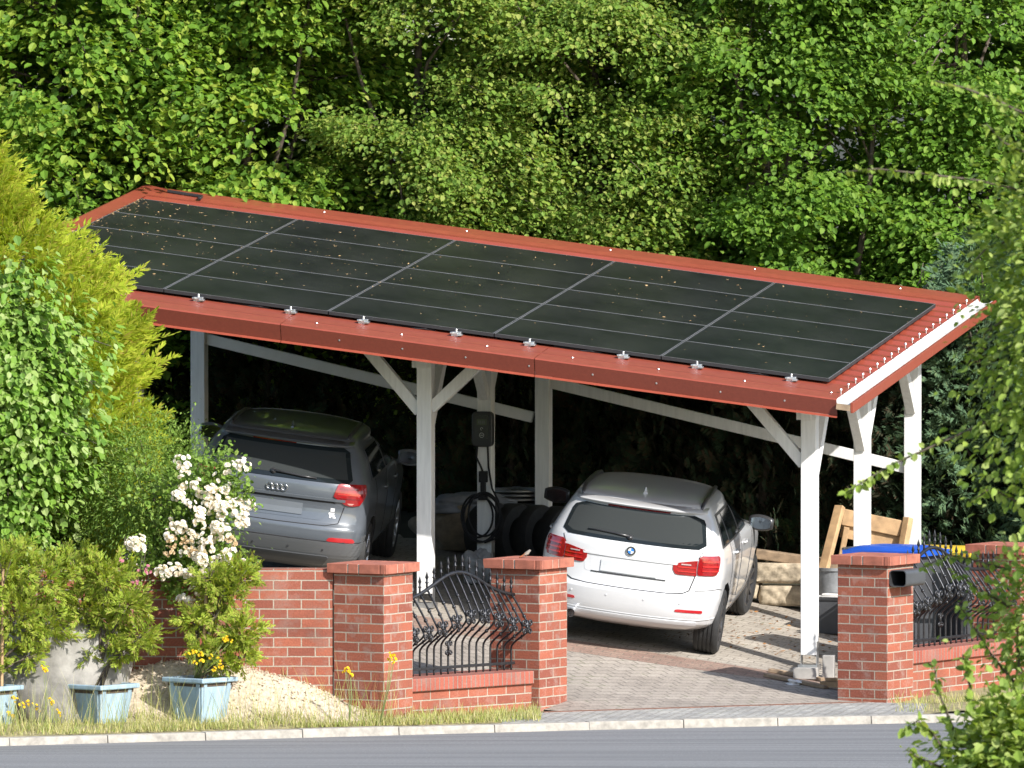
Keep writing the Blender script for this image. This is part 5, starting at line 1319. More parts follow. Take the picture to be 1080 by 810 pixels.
# the bird on the second pillar
bp = at(544, 586, N2.y + .42); cap2 = 1.385 + .093
def bird():
    c = N2 + UL * .33 + UR * .32; t = thing('bird', Vector((c.x, c.y, cap2)), 'small brown bird with an orange tail perched on the brick pillar', 'bird', None, R(38)); t.scale = (.62, .62, .66)
    mb = MB(); pts = [(-.055, 0, .040), (-.035, 0, .048), (-.005, 0, .058), (.028, 0, .072), (.048, 0, .088), (.062, 0, .100), (.078, 0, .104), (.090, 0, .103), (.103, 0, .101)]
    mb.tube(pts, [.008, .020, .029, .030, .023, .020, .019, .011, .001], 14)
    mb.tube([(-.05, 0, .043), (-.10, 0, .022), (-.135, 0, .010)], [.011, .012, .010], 8)
    for s in (-1, 1): mb.tube([(.0, s * .010, .04), (.004, s * .012, .018), (.006, s * .012, .002), (.02, s * .013, .001)], [.006, .003, .002, .0015], 6)
    b = mb.build('body', birdmat(), t, smooth=True)
    for s in (-1, 1):
        mb = MB(); mb.tube([(.035, s * .022, .075), (.0, s * .030, .062), (-.04, s * .020, .046), (-.075, s * .010, .032)], [.010, .014, .009, .002], 8); mb.build('wing', M['birdwing'], t, smooth=True)
        mb = MB(); mb.lathe([(0, -.003), (.003, 0), (0, .003)], 8, Matrix.Translation((.080, s * .016, .108))); mb.build('eye', M['black'], t)
    return t
def birdmat():
    m, tt, bs = nmat('bird_plumage'); v = coords(tt); sp = N(tt, 'ShaderNodeSeparateXYZ'); tt.links.new(v, sp.inputs[0])
    mr = N(tt, 'ShaderNodeMapRange'); mr.inputs[1].default_value = -.14; mr.inputs[2].default_value = .11; tt.links.new(sp.outputs[0], mr.inputs[0])
    r = ramp(tt, [(0, (.26, .07, .02)), (.36, (.24, .08, .025)), (.48, (.16, .13, .10)), (.75, (.20, .18, .15)), (.9, (.14, .125, .11)), (1, (.05, .05, .05))]); tt.links.new(mr.outputs[0], r.inputs[0]); tt.links.new(r.outputs[0], bs.inputs['Base Color'])
    bs.inputs['Roughness'].default_value = .9; return m
M['birdwing'] = plain('bird_wing', (.20, .17, .14), .9, var=.3, scale=60)
bird()

# ================================================================== plants
L_HAZEL = leafmat('hazel_leaves', [(.125, .245, .028), (.17, .31, .036), (.075, .16, .024), (.25, .38, .048), (.33, .40, .065)], 0.45, .42)
L_SMALL = leafmat('field_maple_leaves', [(.145, .25, .038), (.20, .32, .052), (.09, .165, .030), (.28, .37, .07), (.34, .37, .10)], 0.45, .42)
L_MID = leafmat('hornbeam_leaves', [(.125, .24, .030), (.17, .31, .038), (.075, .16, .026), (.25, .38, .06)], 0.45, .42)
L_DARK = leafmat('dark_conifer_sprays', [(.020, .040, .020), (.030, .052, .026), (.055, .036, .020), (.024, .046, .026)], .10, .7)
L_BLUE = leafmat('blue_green_conifer', [(.085, .15, .08), (.12, .20, .11), (.06, .11, .055), (.15, .21, .10)], .2, .6)
L_GOLD = leafmat('golden_thuja_sprays', [(.36, .48, .035), (.46, .56, .05), (.28, .37, .03), (.58, .60, .08), (.38, .46, .04), (.44, .36, .09)], 0.48, .55)
L_SHRUB = leafmat('shrub_leaves', [(.17, .31, .042), (.23, .38, .060), (.11, .22, .034), (.30, .43, .11), (.36, .44, .17)], 0.42, .36, .5)
L_THUJA = leafmat('potted_thuja_sprays', [(.26, .38, .04), (.36, .46, .055), (.43, .48, .08), (.16, .25, .035), (.38, .31, .10)], 0.45, .6)
L_ROSE = leafmat('rose_leaves', [(.16, .27, .045), (.22, .34, .06), (.11, .19, .035), (.28, .37, .09)], .36, .4)
L_WILLOW = leafmat('privet_leaves', [(.23, .34, .055), (.32, .42, .09), (.14, .23, .045), (.42, .49, .17), (.27, .36, .06)], 0.45, .4)
L_GRASS = leafmat('dry_verge_grass', [(.50, .43, .20), (.34, .34, .10), (.24, .30, .07), (.56, .49, .27), (.17, .26, .05)], .25, .7)
L_PETAL = leafmat('white_rose_petals', [(.82, .78, .74), (.85, .82, .80), (.78, .70, .60), (.84, .80, .78), (.66, .55, .42)], .30, .6)
L_PINK = leafmat('pink_petals', [(.55, .20, .28), (.65, .33, .40)], .3, .6)
L_YEL = leafmat('yellow_petals', [(.75, .50, .02), (.80, .60, .04)], .25, .6)

def tree(name, base, C, Rr, ncl, per, lsz, mat, label, cat, group=None, pad=(.34, .34, .15), slim=False, limbn=8, r0=.10, seed=1, front=.0, shell=(.5, 1.0), lump=.25, zmin=-.95, bark='bark', up=.9, droop=.3, bough=False, thick=.055):
    mb2 = MB(); base = Vector(base); t = thing(name, base, label, cat, group); r = np.random.default_rng(seed)
    Cl = Vector(C) - base
    mb = limbs(MB(), (0, 0, -.05), Cl, Rr, limbn, r0, seed); mb.build('trunk', M[bark], t, smooth=True)
    if bough:
        pos, out, tubes = branch_crown(ncl, per, Cl, Rr, r, front, thick)
        for P in tubes: mb2.tube(P, [.016, .012, .008, .003], 5)
        mb2.build('boughs', M[bark], t, smooth=True)
    else: pos, out, cc = crown_points(ncl, per, Cl, Rr, r, shell, pad, zmin, front, lump)
    x, y = leaf_axes(len(pos), out, droop, .8, up, r); sz = lsz * r.uniform(.38, 1.3, len(pos))
    scatter('crown', mat, SLIM_V if slim else LEAF_V, SLIM_F if slim else LEAF_F, pos, x, y, sz, t)
    return t
def groundz(X, Y): return yardz(X, Y) if Y > fence_y(X) else 0.0
BK = 'trees growing behind the carport'
def bt(X, Y, zc, Rr, *a, **k): return tree('broadleaf_tree', (X, Y, groundz(X, Y) - .05), (X, Y - .1, zc), Rr, *a, group=BK, **k)
def bb_(X, Y, zc, Rr, nbr, per, lsz, mat, label, seed, **k): bt(X, Y, zc, Rr, nbr, per, lsz, mat, label, 'tree', seed=seed, front=.75, bough=True, **k)
bb_(-7.4, 10.4, 5.6, (2.1, 1.8, 3.8), 74, 640, .105, L_HAZEL, 'large leaved hazel at the far left behind the golden conifer', 11, thick=.08)
bb_(-5.0, 9.6, 5.5, (1.9, 1.8, 3.7), 78, 660, .104, L_HAZEL, 'large leaved hazel behind the top left corner of the roof', 12, thick=.08)
bb_(-2.9, 9.9, 5.6, (1.8, 1.8, 3.8), 80, 700, .098, L_HAZEL, 'hazel with bare grey twigs among its leaves behind the left panels', 13, thick=.07)
bb_(-1.0, 9.5, 5.4, (1.7, 1.6, 3.8), 92, 1350, .064, L_SMALL, 'small leaved light green tree behind the left half of the roof', 14, thick=.06)
bb_(0.9, 9.8, 5.4, (1.8, 1.7, 4.0), 96, 1350, .062, L_SMALL, 'small leaved pale tree behind the middle of the roof', 15, thick=.06)
bb_(2.9, 9.5, 5.0, (1.7, 1.6, 4.0), 84, 860, .082, L_MID, 'mid green tree with slanting bare stem behind the right panels', 16, thick=.06)
bb_(4.9, 9.8, 5.0, (1.8, 1.7, 4.2), 84, 860, .082, L_MID, 'mid green tree behind the top right corner of the roof', 17, thick=.06)
bb_(7.0, 10.4, 4.8, (2.0, 1.7, 4.2), 80, 380, .110, L_MID, 'mid green tree at the right edge behind the leafy bush', 18, thick=.06)
for k, (X, Y, sd) in enumerate(((-9.5, 14, 21), (-6.3, 13.5, 22), (-4.2, 13.2, 23), (-2.0, 13.0, 24), (0.0, 13.4, 25), (2.1, 13.0, 26), (4.1, 13.4, 27), (6.4, 13.2, 28), (8.8, 14, 29))):
    bt(X, Y, 7.2, (2.2, 1.9, 5.2), 95, 420, .12, (L_HAZEL, L_MID, L_SMALL)[k % 3 if k > 3 else 0 if k < 3 else 2], 'tall tree in the dense second row behind the front trees', 'tree', seed=sd, front=.75, bough=True, thick=.08, limbn=6)
# bare stems and twigs that show through the leaves
def stem(name, label, segs, r0, mat='bark', cat='branch'):
    b = Vector(segs[0][0]); t = thing(name, b, label, cat); mb = MB()
    for pts, ra, rb in segs_iter(segs, r0): mb.tube([Vector(p) - b for p in pts], [lerp(ra, rb, i / (len(pts) - 1)) for i in range(len(pts))], 6)
    mb.build('stem', M[mat], t, smooth=True); return t
def segs_iter(segs, r0):
    for i, pts in enumerate(segs): yield pts, (r0 if i == 0 else r0 * .5), (r0 * .45 if i == 0 else r0 * .15)
Yb = 8.75
stem('dark_tree_stem', 'dark slender tree stem showing through the leaves at the upper right', [[at(903, 290, Yb), at(915, 215, Yb), at(921, 140, Yb), at(923, 90, Yb), at(916, 40, Yb), at(930, -20, Yb)], [at(918, 170, Yb), at(900, 120, Yb - .2), at(912, 70, Yb)], [at(921, 100, Yb), at(960, 70, Yb + .2), at(1010, 25, Yb)], [at(920, 130, Yb), at(965, 100, Yb), at(1000, 40, Yb)]], .036, cat='tree stem')
stem('pale_tree_stem', 'pale slanting bare stem at the top centre right of the trees', [[at(785, 130, Yb), at(775, 75, Yb), at(760, 15, Yb), at(752, -20, Yb)], [at(778, 80, Yb), at(790, 40, Yb), at(796, 0, Yb)], [at(772, 62, Yb), at(745, 45, Yb)]], .026, cat='tree stem')
stem('pale_tree_stem', 'thin grey bare branch in the pale green leaves above the middle panels', [[at(610, 85, Yb), at(590, 60, Yb), at(560, 30, Yb), at(545, 5, Yb)], [at(585, 55, Yb), at(572, 52, Yb)]], .018, cat='branch')
q = random.Random(9); sg = [[at(132, 80, Yb), at(140, 40, Yb), at(150, -10, Yb)]]
for k in range(22):
    u0, v0 = q.uniform(132, 152), q.uniform(-5, 70); a = q.uniform(-2.6, -.5); L = q.uniform(14, 40); sg.append([at(u0, v0, Yb), at(u0 + L * .5 * math.cos(a), v0 + L * .5 * math.sin(a), Yb - .1), at(u0 + L * math.cos(a) + q.uniform(-5, 5), v0 + L * math.sin(a), Yb - .15)])
stem('dead_twigs', 'dead grey twigs sticking out of the hazel at the upper left', sg, .014, 'deadbark', 'branch')
sg = [[at(965, 315, 6.9), at(978, 300, 6.9), at(990, 288, 6.8)]]
for k in range(9):
    u0, v0 = q.uniform(965, 990), q.uniform(290, 312); a = q.uniform(-3.0, -.4); L = q.uniform(8, 22); sg.append([at(u0, v0, 6.9), at(u0 + L * math.cos(a), v0 + L * math.sin(a), 6.8)])
stem('dead_twigs', 'small bare grey twigs just above the right corner of the roof', sg, .012, 'deadbark', 'branch')

# conifers -----------------------------------------------------------------------------------
def conifer(name, base, prof, n, size, mat, label, cat, group=None, seed=1, upd=.55, out_=.9, r0=.07, inner=.55, lump=.13, front=0., ctr=(0, 0), frond=None):
    """prof: (height, radius) rows from the ground to the tip"""
    base = Vector(base); t = thing(name, base, label, cat, group); r = np.random.default_rng(seed)
    H = prof[-1][0]; mb = MB(); k = 9
    mb.tube([(ctr[0] * i / k + .03 * math.sin(i * 1.9), ctr[1] * i / k, H * .95 * i / k) for i in range(k + 1)], [r0 * (1 - .9 * i / k) for i in range(k + 1)], 7); 
    hs = np.array([p[0] for p in prof]); rs = np.array([p[1] for p in prof])
    q = random.Random(seed)
    for _ in range(14):
        h = q.uniform(.1, .85) * H; a = q.uniform(0, 6.28); rr = float(np.interp(h + .1 * H, hs, rs)) * .85
        mb.tube([(0, 0, h), (rr * .5 * math.cos(a), rr * .5 * math.sin(a), h + .06 * H), (rr * math.cos(a), rr * math.sin(a), h + .12 * H)], [r0 * .35, r0 * .25, r0 * .08], 5)
    mb.build('trunk', M['bark'], t, smooth=True)
    cdf = np.cumsum(np.interp(np.linspace(hs[0], H, 200), hs, rs) + .05); cdf /= cdf[-1]
    h = np.interp(r.random(n * 2), cdf, np.linspace(hs[0], H, 200)); a = r.random(n * 2) * 2 * np.pi
    if front: keep = (np.sin(a) < .3) | (r.random(n * 2) > front); h, a = h[keep], a[keep]
    h, a = h[:n], a[:n]; n = len(h); ph = r.random(4) * 6
    lu = 1 + lump * (np.sin(a * 4 + ph[0] + h * 2.1) * np.sin(h * 5.2 + ph[1]) + .8 * np.sin(a * 7 + ph[2] - h * 6) + .5 * np.sin(h * 13 + a * 3))
    rad = np.interp(h, hs, rs) * (inner + (1 - inner) * r.random(n) ** .55) * lu
    out = np.stack([np.cos(a), np.sin(a), np.zeros(n)], 1)
    pos = out * rad[:, None]; pos[:, 2] = h; pos[:, 0] += ctr[0] * h / H; pos[:, 1] += ctr[1] * h / H
    if frond:
        D = out * out_ + unit(n, r) * .45; D[:, 2] += upd; p_, x, y, sz = fronds(pos, D, frond[0], frond[1], size, r)
        scatter('crown', mat, NDL_V, NDL_F, p_, x, y, sz, t); return t
    x = out * out_ + unit(n, r) * .55; x[:, 2] += upd
    y = np.cross(x, np.cross(out, np.array([0, 0, 1.0])) * 1.0 + unit(n, r) * .7)
    scatter('crown', mat, SPR_V, SPR_F, pos, x, y, size * r.uniform(.6, 1.3, n), t)
    return t
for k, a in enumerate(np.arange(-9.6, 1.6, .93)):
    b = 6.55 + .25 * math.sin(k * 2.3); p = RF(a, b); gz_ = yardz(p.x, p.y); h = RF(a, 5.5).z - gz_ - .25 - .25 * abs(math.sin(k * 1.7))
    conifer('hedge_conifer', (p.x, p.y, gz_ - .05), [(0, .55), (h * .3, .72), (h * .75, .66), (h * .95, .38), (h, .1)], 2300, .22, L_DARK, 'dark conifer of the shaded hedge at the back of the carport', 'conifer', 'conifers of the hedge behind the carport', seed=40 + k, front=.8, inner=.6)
p = (5.05, 6.9); g_ = groundz(*p)
conifer('blue_conifer', (p[0], p[1], g_ - .05), [(0, .8), (1.2, .9), (2.6, .75), (3.4, .4), (3.9, .1)], 2000, .10, L_BLUE, 'blue green conifer beside the right end of the carport', 'conifer', seed=61, front=.7, frond=(.30, 30), upd=.2)
p = (6.3, 6.2); g_ = groundz(*p)
conifer('blue_conifer', (p[0], p[1], g_ - .05), [(0, .8), (1.2, .9), (2.4, .75), (3.2, .4), (3.7, .1)], 1700, .10, L_BLUE, 'blue green conifer at the right edge half hidden by the leafy bush', 'conifer', seed=62, front=.7, frond=(.30, 30), upd=.2)
# golden conifer on the left
g_ = groundz(-5.35, -2.5)
conifer('golden_conifer', (-5.35, -2.5, g_ - .05), [(0, 1.35), (1.4, 1.50), (2.2, 1.55), (2.7, 1.40), (3.1, 1.15), (3.5, .75), (3.85, .42), (4.15, .22), (4.45, .03)], 6600, .095, L_GOLD, 'tall golden yellow conifer rising in front of the left end of the carport', 'conifer', seed=71, upd=.75, out_=1.0, front=.75, inner=.66, lump=.17, r0=.1, frond=(.30, 36))
# green shrub hanging over the wall
tree('leafy_shrub', (-4.75, -3.75, groundz(-4.75, -3.75) - .05), at(8, 462, -3.75), (1.12, .9, 1.5), 165, 170, .088, L_SHRUB, 'large green leafy shrub in front of the golden conifer', 'shrub', seed=81, front=.6, r0=.05, droop=.8, bough=True, thick=.10)
tree('leafy_shrub', (-3.45, -3.85, groundz(-3.45, -3.85) - .05), at(158, 520, -3.9), (.72, .55, .66), 420, 46, .048, L_ROSE, 'small leaved green shrub between the big shrub and the white rose', 'shrub', seed=82, pad=(.14, .14, .11), front=.5, r0=.03, slim=True, lump=.15)

# flowering rose
FLV, FLF = [(0, 0, .02)], []
for k in range(7):
    a = 2 * math.pi * k / 7; FLV += [(.5 * math.cos(a - .42), .5 * math.sin(a - .42), .20), (.5 * math.cos(a + .42), .5 * math.sin(a + .42), .24)]; FLF.append((0, 1 + 2 * k, 2 + 2 * k))
o_ = len(FLV); FLV.append((0, 0, .10))
for k in range(5):
    a = 2 * math.pi * k / 5 + .3; FLV += [(.28 * math.cos(a - .6), .28 * math.sin(a - .6), .34), (.28 * math.cos(a + .6), .28 * math.sin(a + .6), .36)]; FLF.append((o_, o_ + 1 + 2 * k, o_ + 2 + 2 * k))
def bloom_cluster(cents, per, spread, size, mat, name, parent, seed):
    r = np.random.default_rng(seed); cents = np.array([tuple(c) for c in cents]); idx = np.repeat(np.arange(len(cents)), r.integers(max(1, per // 2), per + per // 2 + 1, len(cents)))
    d = unit(len(idx), r); d[:, 1] = -abs(d[:, 1]) * .8; pos = cents[idx] + d * spread * r.uniform(.5, 1, (len(idx), 1))
    z = d + np.array([.25, -.5, .5]); x = np.cross(z, unit(len(idx), r)); y = np.cross(z, x)
    return scatter(name, mat, FLV, FLF, pos, x, y, size * r.uniform(.75, 1.25, len(idx)), parent)
RB = Vector((-3.15, -4.12, groundz(-3.15, -4.1)))
rose = thing('rose_bush', RB, 'rose bush covered in white blossom leaning over the brick wall', 'rose')
mb = MB(); q = random.Random(31)
canes = []
for k in range(44):
    e = at(q.uniform(135, 262), q.uniform(470, 632), -4.55 + q.uniform(-.25, .3)); b0 = RB + Vector((q.uniform(-.12, .12), q.uniform(-.05, .05), 0))
    m = (b0 + e) / 2 + Vector((q.uniform(-.15, .15), q.uniform(-.1, .1), .35)); P = [b0, b0.lerp(m, .5) + Vector((0, 0, .1)), m, m.lerp(e, .55) + Vector((0, 0, .07)), e]; canes.append(P)
    mb.tube([p - RB for p in P], [.010, .008, .006, .004, .002], 5)
for (pts) in ([(230, 500), (245, 487), (262, 492)], [(225, 510), (248, 505), (268, 517)], [(190, 490), (205, 482), (225, 488)], [(240, 530), (262, 522), (270, 535)]):
    P = [at(u, v, -4.7) for u, v in pts]; canes.append(P); mb.tube([p - RB for p in P], [.004, .003, .002], 5)
mb.build('canes', plain('green_canes', (.10, .14, .04), .6), rose, smooth=True)
r = np.random.default_rng(33); pos = []; 
for P in canes:
    for j in range(150 if len(P) == 5 else 40):
        t_ = r.random() ** .6 * (len(P) - 1.001); i = int(t_); p = P[i].lerp(P[i + 1], t_ - i); pos.append(tuple(p - RB + Vector(r.normal(size=3) * (.075 if len(P) == 5 else .022))))
pos = np.array(pos); out = unit(len(pos), r); out[:, 1] = -abs(out[:, 1]); x, y = leaf_axes(len(pos), out, .3, .8, .8, r)
scatter('leaves', L_ROSE, LEAF_V, LEAF_F, pos, x, y, .052 * r.uniform(.6, 1.2, len(pos)), rose)
cl = []
spots = [(232, 500), (238, 512), (246, 495), (225, 515), (232, 525), (243, 530), (225, 540), (215, 520), (205, 512), (193, 495), (190, 510), (186, 522), (198, 530), (208, 540), (236, 545), (228, 555), (220, 565), (232, 568), (240, 560), (222, 580), (210, 575), (228, 590), (218, 598), (206, 590), (196, 600), (188, 605), (202, 607), (178, 600), (168, 602), (192, 558), (185, 552), (200, 562), (146, 570), (138, 573), (150, 578), (245, 600), (236, 605), (255, 595), (256, 488), (253, 530), (260, 535), (251, 538), (257, 548), (252, 555), (212, 552), (240, 578), (230, 518), (222, 530), (194, 582), (178, 560), (206, 620), (196, 628), (204, 640), (192, 485), (226, 604), (214, 588), (234, 535), (238, 590)]
for u, v in spots: cl.append(at(u + q.uniform(-3, 3), v + q.uniform(-3, 3), -4.78 + q.uniform(-.16, .12)) - RB)
bloom_cluster(cl, 14, .070, .047, L_PETAL, 'blossoms', rose, 34)
bloom_cluster([at(u, v, -4.8) - RB for u, v in ((190, 568), (198, 575), (183, 572), (178, 580), (243, 570), (205, 585))], 8, .06, .040, leafmat('faded_blossom', [(.50, .36, .20), (.60, .46, .30)], .2, .8), 'faded_blossoms', rose, 35)
pk = thing('pink_flower', at(155, 600, -4.9), 'small pink flowers hanging below the green shrub by the wall', 'flower'); o_l = Vector(pk.location)
bloom_cluster([at(u, v, -4.9) - o_l for u, v in ((128, 592), (125, 600), (150, 604), (146, 612), (156, 600), (143, 618))], 5, .05, .035, L_PINK, 'blossoms', pk, 36)
mb = MB()
for u, v in ((128, 592), (150, 604), (146, 612)): mb.tube([at(u + 4, v - 26, -4.75) - o_l, at(u, v, -4.88) - o_l], .003, 5)
mb.build('stems', M['bark'], pk)

# planters with little thujas -----------------------------------------------------------------
def planter(u0, u1, vt, vb, Y, rot, label, wd=None):
    c = at((u0 + u1) / 2, vb, Y); zt = at(u0, vt, Y).z; wd = (u1 - u0) / FPX * (Y + 110); h = zt - .0
    t = thing('planter', (c.x, c.y, .0), label, 'planter', 'blue grey planters on the verge', rot); s = wd * .74; mb = MB()
    nfl = 1
    lo = [(-s * .36, -s * .36, 0), (s * .36, -s * .36, 0), (s * .36, s * .36, 0), (-s * .36, s * .36, 0)]; hi = [(-s * .47, -s * .47, h - .03), (s * .47, -s * .47, h - .03), (s * .47, s * .47, h - .03), (-s * .47, s * .47, h - .03)]
    mb.hexa(lo, hi)
    for sx_, sy_ in ((0, -1), (1, 0), (0, 1), (-1, 0)):       # raised staves on each side
        for k in (-.82, .82):
            n_ = Vector((sx_, sy_, 0)); tg = Vector((-sy_, sx_, 0)); P = n_ * s * .364 + tg * k * s * .34 + Vector((0, 0, .03)); Q = n_ * s * .468 + tg * k * s * .44 + Vector((0, 0, h - .05))
            mb.beam(P, Q, s * .10, .014, n_)
    mb.build('pot_body', M['pot'], t, bevel=.006)
    mb = MB(); rim = []
    for i, (sx_, sy_) in enumerate(((0, -1), (1, 0), (0, 1), (-1, 0))):
        n_ = Vector((sx_, sy_, 0)); tg = Vector((-sy_, sx_, 0)); e = s * .50 + (.028 if i % 2 == 0 else -.022)
        mb.beam(n_ * s * .50 - tg * e + Vector((0, 0, h - .02)), n_ * s * .50 + tg * e + Vector((0, 0, h - .02)), .05, .045)
    mb.build('pot_rim', M['pot'], t, bevel=.010)
    mb = MB(); mb.box((0, 0, h - .055), (s * .93, s * .93, .05)); mb.build('soil', M['soil'], t)
    return Vector((c.x, c.y, h - .03))
RP = -R(40)
s1 = planter(-44, 20, 723, 772, -5.45, RP, 'blue grey square planter cut by the left edge of the picture')
s2 = planter(66, 142, 721, 764, -5.20, RP, 'blue grey square planter holding a scraggy thuja in the middle of the verge')
s3 = planter(176, 246, 714, 762, -5.10, RP, 'blue grey square planter with yellow flowers nearest the brick pillar')
def thuja(base, blobs, n, label, seed, size=.060, stake=None):
    """blobs: (u, v, Y, rx, rz, weight) foliage masses"""
    base = Vector(base); t = thing('potted_thuja', base, label, 'thuja', 'thujas in the planters'); r = np.random.default_rng(seed); mb = MB(); q = random.Random(seed)
    P = []; O = []
    for (u, v, Y, rx, rz, wgt) in blobs:
        c = at(u, v, Y) - base; k = int(n * wgt * .19); d = unit(k, r); rad = r.random(k) ** .55 * .84
        P.append(np.array(c) + d * rad[:, None] * np.array([rx, rx * .8, rz]) * (1 + .25 * np.sin(d[:, :1] * 6 + d[:, 2:] * 5))); O.append(d)
        m = Vector((c.x * .3, c.y * .3, c.z * .55)); mb.tube([Vector((q.uniform(-.05, .05), q.uniform(-.05, .05), 0)), m, Vector(c)], [.018, .012, .005], 6)
        for _ in range(5):
            dd = Vector(unit(1, r)[0]); mb.tube([m.lerp(c, q.uniform(.3, 1)), Vector(c) + Vector((dd.x * rx, dd.y * rx, abs(dd.z) * rz)) * .8], [.007, .002], 5)
    mb.build('trunk', M['bark'], t, smooth=True); P = np.concatenate(P); O = np.concatenate(O)
    D = O * .9 + unit(len(P), r) * .5; D[:, 2] += .15
    p_, x, y, sz = fronds(P, D, .13, 24, size, r); scatter('crown', L_THUJA, NDL_V, NDL_F, p_, x, y, sz, t)
    if stake:
        p, q_ = [Vector(s_) - base for s_ in stake]; mb = MB(); mb.tube([p, q_], .016, 7); mb.build('stake', M['wood'], t)
    return t
thuja(s1, [(5, 600, -5.4, .36, .28, 1.2), (45, 610, -5.3, .34, .26, 1.1), (20, 650, -5.4, .32, .26, 1.0), (52, 660, -5.3, .26, .2, .6), (-15, 690, -5.4, .26, .22, .6), (30, 692, -5.4, .14, .12, .25)], 950, 'wide shaggy thuja at the left edge tied to a stake', 91, stake=((s1.x + .13, s1.y - .1, s1.z), at(3, 600, -5.5)))
thuja(s2, [(112, 612, -5.2, .27, .24, 1.0), (88, 640, -5.2, .25, .2, .8), (135, 638, -5.3, .22, .17, .7), (112, 660, -5.2, .2, .18, .5), (148, 672, -5.3, .18, .12, .45), (128, 690, -5.25, .16, .12, .3), (95, 690, -5.2, .10, .1, .15), (75, 600, -5.1, .24, .2, .6)], 900, 'scraggy thuja with thin bare lower stems in the middle planter', 92)
thuja(s3, [(250, 606, -5.0, .20, .13, .6), (238, 625, -5.05, .20, .15, .6), (222, 612, -5.1, .18, .12, .4), (205, 655, -5.1, .16, .13, .45), (226, 648, -5.1, .12, .12, .25), (255, 668, -5.1, .19, .17, .75), (232, 690, -5.1, .20, .16, .6), (212, 685, -5.15, .12, .12, .25), (255, 692, -5.1, .12, .12, .3)], 900, 'small thuja with cloud shaped tufts on a pale stem beside the brick wall', 93, stake=((s3.x + .02, s3.y - .02, s3.z), at(218, 612, -5.12)))
def yellow_plant(base, heads, label, seed):
    base = Vector(base); t = thing('yellow_flower', base, label, 'flower', 'yellow flowering weeds'); mb = MB()
    hs = [at(*h) - base for h in heads]
    for h in hs: mb.tube([(0, 0, 0), h * .5 + Vector((.02, 0, .03)), h], [.004, .003, .002], 5)
    mb.build('stems', M['stemgreen'], t, smooth=True); bloom_cluster(hs, 4, .022, .030, L_YEL, 'blossoms', t, seed); return t
M['stemgreen'] = plain('weed_stem', (.16, .20, .06), .7)
yellow_plant(s3 + Vector((-.05, -.12, 0)), [(198, 690, -5.35), (205, 688, -5.35), (212, 690, -5.35), (222, 692, -5.35), (231, 696, -5.35), (240, 673, -5.3), (244, 676, -5.3), (213, 697, -5.35), (226, 706, -5.35), (206, 699, -5.35), (237, 675, -5.3), (233, 702, -5.35)], 'yellow flowers crowding the planter nearest the brick pillar', 101)
b = at(400, 748, -5.25); b.z = 0
yellow_plant(b, [(413, 690, -5.15), (416, 694, -5.15), (411, 694, -5.15), (414, 698, -5.15), (417, 690, -5.15)], 'tall yellow ragwort in front of the first brick pillar', 102)
b = at(368, 752, -5.25); b.z = 0
yellow_plant(b, [(366, 706, -5.2), (369, 708, -5.2), (364, 709, -5.2), (370, 712, -5.2)], 'faded pale yellow weed just left of the first pillar', 103)
q = random.Random(77)
for k, (u, v) in enumerate(((45, 704), (14, 735), (22, 742), (38, 745), (60, 750), (10, 752), (30, 740), (52, 738))):
    b = at(u + q.uniform(-4, 4), 764, -5.7); b.z = 0.01
    yellow_plant(b, [(u, v, -5.6), (u + 3, v + 3, -5.6)], 'small yellow hawkweed flower growing in the dry grass by the left planters', 110 + k)

# gravel heap, boulder, grass -------------------------------------------------------------------
mb = MB(); rows = []
def heap(x, y): return max(-.02, .60 * math.exp(-((x + 3.15) / 1.35) ** 2 - ((y + 4.5) / .46) ** 2) + .10 * math.exp(-((x + 2.05) / .5) ** 2 - ((y + 4.6) / .4) ** 2) + .018 * math.sin(x * 9) * math.sin(y * 11) * math.exp(-((x + 3) / 1.3) ** 2 - ((y + 4.5) / .5) ** 2) - .02)
for j in range(26):
    y = lerp(-5.55, -4.38, j / 25); row = []
    for i in range(81):
        hx = lerp(-5.0, -1.25, i / 80); hy = max(y, kerb_y(hx) + .12); row.append(Vector((hx, hy, heap(hx, hy))))
    rows.append(row)
mb.grid(rows); struct(mb.build('gravel_heap', M['gravel'], smooth=True), 'stuff')
r = np.random.default_rng(120); n = 1200; X = r.normal(-3.05, 1.0, n); Y = -4.45 - abs(r.normal(0, .36, n)); Z = np.array([heap(a, b) for a, b in zip(X, Y)]); k = Z > .03; X, Y, Z = X[k], Y[k], Z[k]; n = len(X)
CHV = [(-.5, -.4, -.3), (.5, -.35, -.3), (.1, .5, -.3), (0, 0, .4)]; CHF = [(0, 1, 3), (1, 2, 3), (2, 0, 3), (2, 1, 0)]
struct(scatter('gravel_chips', leafmat('gravel_chip', [(.48, .40, .30), (.40, .32, .23), (.52, .45, .35), (.36, .26, .17)], 0, .9), CHV, CHF, np.stack([X, Y, Z + .008], 1), unit(n, r), unit(n, r), r.uniform(.010, .034, n)), 'stuff')
lump('boulder', at(62, 715, -4.95), (.66, .35, .70), 'rock', 'big pale grey boulder half hidden behind the potted thujas', 'rock', 21, .10)
def grass_patch(name, n, fx, h0, h1, mat, seed, wd=.07):
    r = np.random.default_rng(seed); P = []
    while len(P) < n:
        p = fx(r)
        if p is not None: P.append(p)
    P = np.array(P); n = len(P); x = unit(n, r) * .38; x[:, 2] = 1; y = np.cross(x, unit(n, r))
    GV = [(0, -.5, 0), (0, .5, 0), (.55, .38, .06), (.55, -.38, .06), (1, 0, .22)]; GF = [(0, 1, 2), (0, 2, 3), (3, 2, 4)]
    L = r.uniform(h0, h1, n) * (0.5 + r.random(n)); sz = np.stack([L, np.full(n, wd * .09), L], 1)
    return struct(scatter(name, mat, GV, GF, P, x, y, sz), 'stuff')
